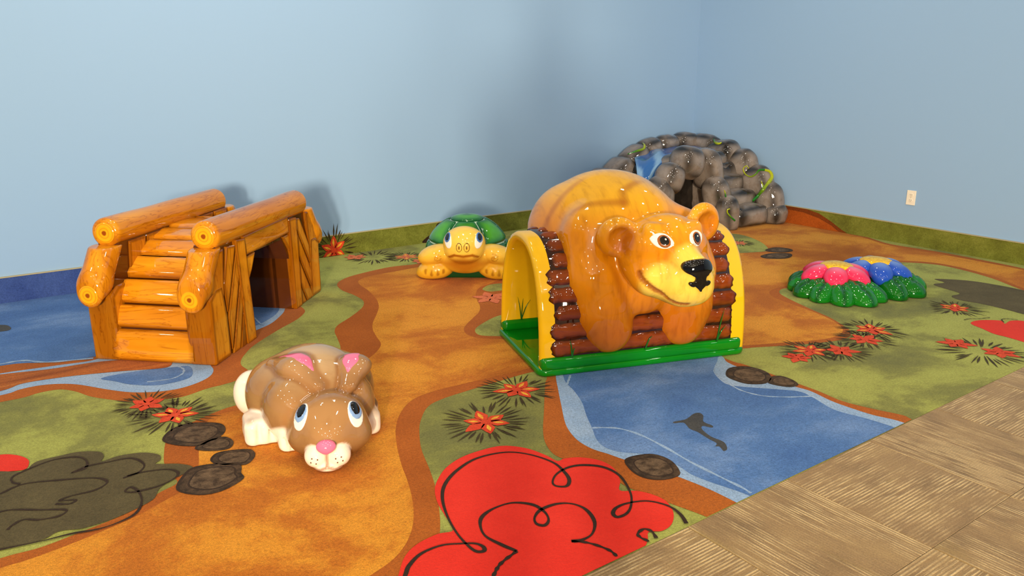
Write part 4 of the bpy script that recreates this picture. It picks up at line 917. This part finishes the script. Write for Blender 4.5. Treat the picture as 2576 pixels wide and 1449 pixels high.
# ------------------------------------------------------------------ turtle
painted('turtle_paint', (3, 3, 3), .07, scale=6); painted('shell_paint', (3, 3, 3), .08, scale=6)
plain('blue_iris', lin(70, 112, 176), .25, 1.0); plain('shell_line', lin(190, 214, 186), .35, 1.0); plain('deep_green', lin(10, 66, 30), .3, 1.0)
turtle = thing('turtle_figure', 'yellow turtle with green segmented shell standing by the back wall', 'play figure', (2.77, 4.31), -37)
SC, SR = np.array([-.008, .29, .10]), np.array([.288, .285, .280])
def shell_f(P, g=0.): return smax(ell(P, SC, SR+g), .075-P[:, 2], .03)
def turtle_f(P):
    d = smin(ell(P, (-.004, -.055, .262), (.137, .125, .108)), ell(P, (-.004, -.08, .215), (.125, .105, .075)), .03)
    d = smin(d, ell(P, (-.004, .05, .17), (.13, .14, .10)), .04)            # neck, chest
    d = smin(d, ell(P, (-.004, .03, .125), (.165, .095, .085)), .03)
    for sx in (-1, 1):
        d = smin(d, ell(P, (sx*.20, .06, .158), (.125, .105, .066), rotm(0, sx*14, 0)), .015)
        d = smin(d, ell(P, (sx*.20-.004, .065, .058), (.128, .10, .070), rotm(0, sx*10, 0)), .012)
        d = smin(d, ell(P, (sx*.235, .09, .03), (.105, .10, .045)), .01)
        d = smin(d, ell(P, (sx*.24, .50, .07), (.08, .08, .09)), .03)
        for k in (-.07, -.025, .02, .06): d = smax(d, -cap(P, (sx*.20+k, -.05, 0), (sx*.20+k*.9, -.03, .07), .005, .002), .006)
    for s in (-1, 1): d = smin(d, ell(P, (-.004+s*.020, -.178, .262), (.016, .012, .024)), .008); d = smax(d, -ell(P, (-.004+s*.018, -.192, .262), (.004, .012, .012)), .003)
    m = chain(P, [(q, .004) for q in ((-.10, -.14, .185), (-.06, -.175, .205), (-.004, -.185, .198), (.055, -.175, .205), (.095, -.14, .185))], .004)
    d = smax(d, -m, .006)
    return smax(d, .001-P[:, 2], .012)
def turtle_paint(P):
    x, y, z = P.T; w_ = wob(P, 18, 3)*.4
    c = np.broadcast_to(L3(228, 172, 44), P.shape).copy()
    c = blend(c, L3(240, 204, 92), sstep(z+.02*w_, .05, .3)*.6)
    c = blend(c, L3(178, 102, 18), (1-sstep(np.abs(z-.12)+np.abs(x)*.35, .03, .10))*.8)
    m = chain(P, [(q, .0) for q in ((-.10, -.14, .185), (-.06, -.175, .205), (-.004, -.185, .198), (.055, -.175, .205), (.095, -.14, .185))], .004)
    c = blend(c, L3(160, 92, 16), 1-sstep(m, .004, .014))
    for sx in (-1, 1):
        sp = [(sx*.185+.03*r*math.cos(t_), -.01-.02*0, .155+.028*r*math.sin(t_)) for t_, r in zip(np.linspace(0, 8, 14), np.linspace(.15, 1, 14))]
        c = blend(c, L3(176, 112, 26), (1-sstep(np.sqrt(np.min([((x-q[0])**2+(z-q[2])**2) for q in sp], 0)), .003, .008))*(y < .04)*.7)
        for k in (-.07, -.025, .02, .06): c = blend(c, L3(150, 90, 20), (1-sstep(cap(P, (sx*.20+k, -.05, 0), (sx*.20+k*.9, -.02, .07), .0, .0), .005, .014))*.8)
    return c
me = solid('turtle_body', turtle_f, (-.37, -.22, -.02), (.37, .60, .40), .008, turtle_paint)
tb = link('turtle_body', me, MATS['turtle_paint'], turtle)
me = solid('shell_core', lambda P: shell_f(P, -.006), (-.33, -.05, .05), (.33, .62, .43), .014); core_o = link('shell', me, MATS['shell_line'], turtle)
def sector(P, e0, e1, a0, a1, gap):
    q = (P-SC)/SR; el_ = np.degrees(np.arctan2(q[:, 2], np.hypot(q[:, 0], q[:, 1]))); az = (np.degrees(np.arctan2(q[:, 0], -q[:, 1]))-a0) % 360; w_ = a1-a0
    d = np.maximum(e0-el_, el_-e1)*.0045
    if w_ < 359:
        az = np.where(az > 180+w_/2, az-360, az); d = smax(d, (np.abs(az-w_/2)-w_/2)*.0045*np.cos(np.radians(np.clip(el_, 0, 80))), .012)
    return d+gap
def scute(e0, e1, a0, a1):
    def f_(P): return smax(shell_f(P, .008), sector(P, e0, e1, a0, a1, .0035), .016)
    def pt(P):
        s = sstep(-sector(P, e0, e1, a0, a1, 0), .0, .06); return blend(np.broadcast_to(L3(14, 84, 44), P.shape).copy(), L3(74, 158, 30), s*.95)
    me = solid('scute', f_, (-.33, -.05, .05), (.33, .62, .43), .0095, pt); link('scute', me, MATS['shell_paint'], core_o)
scute(66, 91, 0, 360)
for k in range(6): scute(24, 66, -30+60*k, 30+60*k)
for k in range(12): scute(-10, 24, -15+30*k, 15+30*k)
for sx in (-1, 1):
    ec = np.array([sx*.090-.004, -.115, .290]); RE = rotm(-14, sx*26, sx*22); W3 = lambda P: (P-ec) @ RE; lo, hi = ec-.085, ec+.085
    ew = patch('eye', lambda P: ell(W3(P), (0, 0, 0), (.031, .12, .056)), .003, lo, hi, .0045, MATS['gloss_white'], tb, turtle_f)
    patch('iris', lambda P: smax(ell(W3(P), (0, 0, .022), (.027, .12, .036)), ell(W3(P), (0, 0, 0), (.0305, .12, .0555)), .002), .0045, lo, hi, .0045, MATS['blue_iris'], ew, turtle_f)
    patch('pupil', lambda P: ell(W3(P), (0, 0, .024), (.018, .12, .026)), .006, lo, hi, .0045, MATS['gloss_black'], ew, turtle_f)
for s in (-1, 1):
    nq = np.array([-.004+s*.024, -.17, .258])
    patch('nostril', lambda P: ell(P, nq, (.0045, .06, .013)), .003, nq-.045, nq+.045, .0035, MATS['crack_stroke'], tb, turtle_f)
    patch('nostril_ring', lambda P: smax(ell(P, nq, (.020, .06, .030)), -ell(P, nq, (.0155, .1, .0255)), .002), .002, nq-.05, nq+.05, .0035, MATS['crack_stroke'], tb, turtle_f)
link('plastron', from_bm(box_bm((-.17, .05, .0), (.17, .52, .11), .015, 3), 'plastron'), MATS['deep_green'], turtle)

# ------------------------------------------------------------------ flower cushion
painted('petal_paint', None, .05, scale=8); painted('leaf_paint', (2, 2, 6), .10, scale=8)
t = NT('pollen'); n_ = t.noise(t.coord(), 70, 3); t.base(t.ramp(n_, [(.35, lin(206, 150, 16)), (.65, lin(240, 200, 36))])); t.set(Roughness=.4, Coat_Weight=.8, Coat_Roughness=.05, Specular_IOR_Level=0.); t.bump(n_, .4, .006); MATS['pollen'] = t.m
fc = thing('flower_cushion', 'low cushion of one pink and one blue flower on green leaves', 'play cushion', (4.55, 2.72), -36)
CP, CB = np.array([-.055, -.03]), np.array([.235, .075])
def mound_f(P): return smax(smin(ell(P, (CP[0], CP[1], 0), (.21, .21, .115)), ell(P, (CB[0], CB[1], 0), (.21, .21, .12)), .06), .001-P[:, 2], .01)
me = solid('mound', mound_f, (-.3, -.3, -.02), (.5, .35, .14), .012, lambda P: np.broadcast_to(L3(8, 70, 24), P.shape)); link('mound', me, MATS['leaf_paint'], fc)
def leaf(c, ang, r_in, r_out, wd, h, tone):
    d = np.array([math.cos(ang), math.sin(ang)]); mid = c+d*(r_in+r_out)/2; L_ = (r_out-r_in)/2; R = rotm(0, 0, math.degrees(ang)) @ rotm(0, 16, 0)
    ctr = np.array([mid[0], mid[1], h*.42])
    def f_(P):
        q = (P-ctr) @ R; e = ell(q, (0, 0, 0), (L_, wd, h*.62)); e = smin(e, ell(q, (L_*.35, 0, -.02), (L_*.62, wd*.9, h*.5)), .03)
        e = smax(e, -cap(q, (-L_, 0, h*.66), (L_*.75, 0, h*.50), .012, .006), .012)
        for s in (-1, 1):
            for k in (-.3, .15): e = smax(e, -cap(q, (L_*k, 0, h*.64), (L_*(k+.35), s*wd*.7, h*.48), .008, .004), .012)
        return smax(e, .001-P[:, 2], .012)
    def pt(P):
        q = (P-ctr) @ R; s = sstep(np.abs(q[:, 1])/wd, .0, .28)*sstep(q[:, 0]/L_, -.7, .2); return blend(np.broadcast_to(L3(8, 74, 24), P.shape).copy(), np.array(tone), s)
    e = max(L_, wd)+.05; me = solid('leaf', f_, (mid[0]-e, mid[1]-e, -.02), (mid[0]+e, mid[1]+e, h*1.3), .0095, pt); link('leaf', me, MATS['leaf_paint'], fc)
g1, g2 = L3(10, 96, 18), L3(16, 112, 22)
rl = random.Random(8)
for a, ro in ((95, .30), (135, .30), (172, .285), (205, .315), (232, .34), (258, .365), (284, .375), (310, .34)): leaf(CP, math.radians(a), .07, ro, rl.uniform(.072, .088), .105, g1 if a % 2 else g2)
for a, ro in ((60, .30), (20, .31), (-18, .31), (-52, .335), (-84, .34), (100, .30), (140, .28)): leaf(CB, math.radians(a), .07, ro, rl.uniform(.072, .088), .11, g2 if a % 4 else g1)
def bloom(c, z, rot, hue, hue2, name):
    for k in range(6):
        a = rot+k*math.pi/3; d = np.array([math.cos(a), math.sin(a)]); ctr = np.array([*(c+d*.128), z]); R = rotm(0, 0, math.degrees(a)) @ rotm(0, 20, 0)
        def f_(P):
            q = (P-ctr) @ R; return smin(ell(q, (0, 0, 0), (.092, .074, .045)), ell(q, (.062, 0, -.02), (.038, .045, .03)), .03)
        def pt(P):
            q = (P-ctr) @ R; s = sstep(q[:, 2]/.045-np.abs(q[:, 1])/.074*.5, .1, 1.)*sstep(-q[:, 0], -.06, .05); return blend(np.broadcast_to(hue, P.shape).copy(), hue2, s*.8)
        me = solid(name, f_, ctr-.13, ctr+.13, .008, pt); link(name, me, MATS['petal_paint'], fc)
    f2 = lambda P: smin(ell(P, (*c, z+.040), (.100, .100, .026)), rbox(P, (*c, z+.0), (.05, .05, .03), .03), .01)
    link('flower_centre', solid('flower_centre', f2, (c[0]-.12, c[1]-.12, z-.04), (c[0]+.12, c[1]+.12, z+.07), .007), MATS['pollen'], fc)
bloom(CP, .125, .15, L3(222, 44, 86), L3(232, 130, 160), 'pink_petal')
bloom(CB, .130, .35, L3(34, 76, 178), L3(122, 156, 218), 'blue_petal')

# ------------------------------------------------------------------ corner rock climber with waterfall
painted('rock_paint', None, .18, scale=16, detail=6, bump=.5, bscale=48)
painted('water_paint', None, .0)
painted('vine_paint', None, .08, scale=20)
rock = thing('rock_climber', 'grey moulded rock mound with waterfall, cave and steps in the corner', 'play climber', (5.6, 4.9))
RO = np.array([5.6, 4.9, 0])
STONES = []
def stone(c, h, r=.06, rot=(0, 0, 0), seed=0, res=.015, name='stone', dark=False):
    c = np.array(c, float)-RO; R = rotm(*rot); h = np.array(h, float); rr = min(min(h)*.95, r)
    wx, wy = WALL_X-RO[0]-.018, WALL_Y-RO[1]-.018
    def f_(P):
        d = smin(rbox(P, c, h*.96, rr, R), ell(P, c, h*1.12, R), .05)+.007*wob(P, 16, seed)+.0025*wob(P, 60, seed+9)
        d = smax(d, P[:, 0]-wx, .01); d = smax(d, P[:, 1]-wy, .01); return smax(d, .001-P[:, 2], .012)
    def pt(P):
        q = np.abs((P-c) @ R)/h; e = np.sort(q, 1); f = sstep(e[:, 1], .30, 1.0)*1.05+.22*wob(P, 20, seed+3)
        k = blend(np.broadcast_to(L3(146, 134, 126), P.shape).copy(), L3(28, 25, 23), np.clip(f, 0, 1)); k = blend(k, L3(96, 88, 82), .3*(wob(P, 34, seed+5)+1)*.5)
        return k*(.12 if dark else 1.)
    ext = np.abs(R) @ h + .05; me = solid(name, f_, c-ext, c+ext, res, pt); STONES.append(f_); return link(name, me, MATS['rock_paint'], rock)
S = [ # back rim along the wall, left to right
 ((4.62, 5.25, .12), (.16, .2, .16), (0, 0, 10)), ((4.86, 5.28, .28), (.16, .17, .18), (0, -34, 0)), ((5.05, 5.31, .42), (.16, .14, .10), (0, -40, 0)), ((5.27, 5.34, .545), (.14, .12, .085), (0, -32, 5)),
 ((5.49, 5.36, .62), (.12, .10, .075), (0, -16, 0)), ((5.73, 5.37, .645), (.14, .09, .072), (0, 0, 4)), ((5.98, 5.36, .655), (.13, .10, .070), (0, 4, -3)), ((6.10, 5.20, .63), (.10, .14, .080), (0, 8, 0)),
 ((6.08, 4.98, .57), (.12, .15, .11), (-8, 0, 0)), ((6.10, 4.76, .47), (.10, .14, .14), (-22, 0, 0)), ((6.10, 4.58, .33), (.10, .13, .15), (-18, 0, 6)), ((6.11, 4.44, .17), (.095, .12, .17), (-10, 0, 0)), ((6.10, 4.37, .075), (.10, .10, .10), (0, 0, 0)),
 # bulk behind the steps
 ((5.95, 5.0, .26), (.25, .28, .26), (0, 0, 0)),
 # cave crown
 ((5.11, 4.74, .435), (.095, .12, .125), (0, 24, 0)), ((5.01, 4.76, .22), (.10, .13, .22), (0, 8, 0)), ((5.33, 4.74, .555), (.13, .13, .125), (0, 10, 0)), ((5.55, 4.70, .48), (.095, .13, .17), (0, -14, 0)), ((5.42, 4.88, .53), (.2, .12, .08), (0, 0, 0)),
 # pillar beside the steps
 ((5.53, 4.57, .29), (.095, .11, .14), (0, -14, 0)), ((5.53, 4.43, .12), (.085, .09, .16), (0, -10, 0)),
 # ledge above the steps
 ((5.84, 4.90, .53), (.13, .10, .075), (0, 0, 0))]
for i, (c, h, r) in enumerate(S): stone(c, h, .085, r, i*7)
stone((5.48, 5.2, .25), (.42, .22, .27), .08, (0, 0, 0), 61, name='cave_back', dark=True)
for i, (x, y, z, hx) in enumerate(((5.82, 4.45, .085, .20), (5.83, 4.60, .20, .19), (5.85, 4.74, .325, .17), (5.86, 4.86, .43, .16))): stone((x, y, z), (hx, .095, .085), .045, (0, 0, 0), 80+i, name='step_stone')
# water: one moulded sheet, pool on top then spilling forward left
wp = [[(5.20, 5.26, .56), (5.45, 5.26, .612), (5.75, 5.27, .620), (6.0, 5.22, .615), (6.12, 5.02, .606)],
      [(5.10, 5.14, .545), (5.40, 5.12, .608), (5.70, 5.10, .614), (5.92, 5.05, .612), (6.02, 4.96, .604)],
      [(4.98, 5.0, .51), (5.24, 4.97, .575), (5.52, 4.96, .612), (5.76, 4.94, .60), (5.92, 4.90, .598)],
      [(4.90, 4.90, .42), (5.02, 4.88, .455), (5.18, 4.90, .51), (5.42, 4.92, .56), (5.7, 4.92, .56)],
      [(4.84, 4.83, .25), (4.90, 4.82, .27), (4.96, 4.83, .29), (5.02, 4.84, .31), (5.06, 4.86, .33)],
      [(4.78, 4.76, .03), (4.84, 4.75, .03), (4.90, 4.76, .04), (4.96, 4.78, .05), (5.0, 4.8, .06)]]
G = np.array([smooth_open(r, 8) for r in wp]); G = np.stack([smooth_open(G[:, j], 8) for j in range(G.shape[1])], 1)
nu, nv = G.shape[:2]; dz = .006*np.sin(np.arange(nv)[None]*.9+np.arange(nu)[:, None]*.25); G[..., 2] += dz+.004; Gf = G.reshape(-1, 3)-RO
me = mesh_py('waterfall', np.vstack([Gf, Gf-[0, 0, .02]]), [(i*nv+j, i*nv+j+1, (i+1)*nv+j+1, (i+1)*nv+j) for i in range(nu-1) for j in range(nv-1)]+[(nu*nv+i*nv+j, nu*nv+(i+1)*nv+j, nu*nv+(i+1)*nv+j+1, nu*nv+i*nv+j+1) for i in range(nu-1) for j in range(nv-1)])
X = co(me); jj = np.tile(np.tile(np.arange(nv), nu), 2)/nv; ii = np.tile(np.repeat(np.arange(nu), nv), 2)/nu
st = .5+.5*np.sin(jj*26+2*np.sin(ii*7)+ii*3); put_paint(me, blend(np.broadcast_to(L3(52, 104, 172), X.shape).copy(), L3(148, 186, 216), sstep(st, .55, .95)*.8)); link('waterfall', me, MATS['water_paint'], rock)
# painted vines, raised like the moulded ones
def vine(pts, r, seed=0):
    P = np.array(pts)-RO; me = tube_me('vine', P, r, 8); X = co(me); f = sstep(np.linspace(0, 1, len(X)), .1, .7); put_paint(me, blend(np.broadcast_to(L3(24, 110, 20), X.shape).copy(), L3(168, 176, 22), f)); link('vine', me, MATS['vine_paint'], rock)
vine([(5.938, 4.493, .198), (6.004, 4.487, .238), (6.013, 4.448, .293), (6.065, 4.436, .354), (6.118, 4.443, .402), (6.118, 4.468, .446), (6.072, 4.492, .464)], [.012, .018, .017, .012])
vine([(6.072, 4.492, .464), (6.032, 4.52, .461), (6.0, 4.532, .426), (5.986, 4.57, .402), (5.99, 4.632, .416), (5.992, 4.664, .459), (6.01, 4.645, .489), (6.022, 4.626, .465)], [.010, .007, .005, .003])
vine([(6.009, 4.438, .287), (6.021, 4.462, .337), (6.015, 4.478, .371)], [.008, .003])
vine([(5.157, 5.298, .589), (5.222, 5.254, .617), (5.294, 5.238, .635), (5.338, 5.272, .662), (5.383, 5.338, .676)], [.005, .012, .012, .005])
vine([(6.052, 5.076, .696), (6.0, 5.017, .674), (5.977, 4.953, .666), (5.988, 4.927, .678)], [.006, .014, .006])
vine([(5.499, 4.324, .092), (5.46, 4.34, .128), (5.433, 4.355, .162), (5.431, 4.355, .19), (5.445, 4.341, .196)], [.008, .006, .004])
vine([(5.469, 4.415, .287), (5.493, 4.443, .315), (5.484, 4.447, .339)], [.007, .003])

# ------------------------------------------------------------------ the photographer, whose shadow falls on the far wall
painted('clothes_paint', None, .1, rough=.6, coat=0.)
person = thing('person', 'person in dark jacket and jeans standing just behind the viewpoint', 'person', (-.20, -.40), -36)
ARM = {s: [((s*.20, .0, 1.42), .062), ((s*.235, .06, 1.17), .050), ((s*.10, .30, 1.27), .036), ((s*.075, .345, 1.30), .030)] for s in (-1, 1)}
def person_f(P):
    d = smin(ell(P, (0, 0, 1.25), (.19, .125, .26)), ell(P, (0, 0, .98), (.175, .125, .16)), .08)
    d = smin(d, ell(P, (0, -.01, 1.41), (.215, .095, .075)), .06)
    for s in (-1, 1):
        d = smin(d, chain(P, [((s*.09, 0, .92), .095), ((s*.10, .02, .50), .062), ((s*.105, -.01, .10), .042)], .04), .03)
        d = smin(d, chain(P, [((s*.105, -.04, .045), .042), ((s*.12, .12, .035), .036)], .02), .03)
        d = smin(d, chain(P, ARM[s], .03), .03)
        d = smin(d, ell(P, (s*.072, .372, 1.325), (.02, .045, .045), rotm(20, 0, -s*12)), .012)
        for k in range(4): d = smin(d, chain(P, [((s*.078, .385-k*.004, 1.345-k*.019), .0095), ((s*.070, .420, 1.352-k*.02), .009), ((s*.045, .428, 1.352-k*.02), .008)], .006), .004)
        d = smin(d, chain(P, [((s*.066, .365, 1.35), .011), ((s*.045, .385, 1.378), .010), ((s*.028, .395, 1.375), .009)], .006), .005)
    d = smin(d, cap(P, (0, 0, 1.44), (0, .015, 1.56), .058, .054), .03)
    h = smin(ell(P, (0, .015, 1.645), (.076, .095, .10)), ell(P, (0, .045, 1.585), (.055, .06, .055)), .03)
    h = smin(h, cap(P, (0, .105, 1.645), (0, .122, 1.617), .010, .014), .01)
    for s in (-1, 1): h = smin(h, ell(P, (s*.077, .005, 1.635), (.010, .018, .030)), .006); h = smax(h, -ell(P, (s*.03, .112, 1.652), (.014, .012, .009)), .006)
    h = smax(h, -cap(P, (-.022, .108, 1.59), (.022, .108, 1.59), .004, .004), .004)
    d = smin(d, h, .015); return smax(d, .001-P[:, 2], .01)
def person_paint(P):
    x, y, z = P.T; c = np.broadcast_to(L3(38, 42, 52), P.shape).copy(); c = blend(c, L3(44, 56, 84), (z < .93).astype(float)); c = blend(c, L3(40, 34, 30), (z < .085).astype(float))
    hand = (y > .335) & (z > 1.2); return blend(c, L3(206, 160, 134), ((z > 1.49) | hand).astype(float))
pb = link('body', solid('body', person_f, (-.34, -.18, -.02), (.34, .47, 1.78), .014, person_paint), MATS['clothes_paint'], person)
def hair_f(P): return smax(smax(ell(P, (0, .005, 1.655), (.088, .103, .106)), -ell(P, (0, .13, 1.61), (.075, .085, .085)), .01), 1.575-P[:, 2], .01)
link('hair', solid('hair', hair_f, (-.12, -.13, 1.55), (.12, .15, 1.79), .008, lambda P: np.broadcast_to(L3(54, 36, 24), P.shape)), MATS['clothes_paint'], person)
ph = thing('smartphone', 'black smartphone held up in both hands of the person', 'phone', (-.20, -.40), -36)
link('case', from_bm(box_bm((-.068, .440, 1.325), (.068, .448, 1.395), .003, 2), 'case'), MATS['gloss_black'], ph, smooth=False)
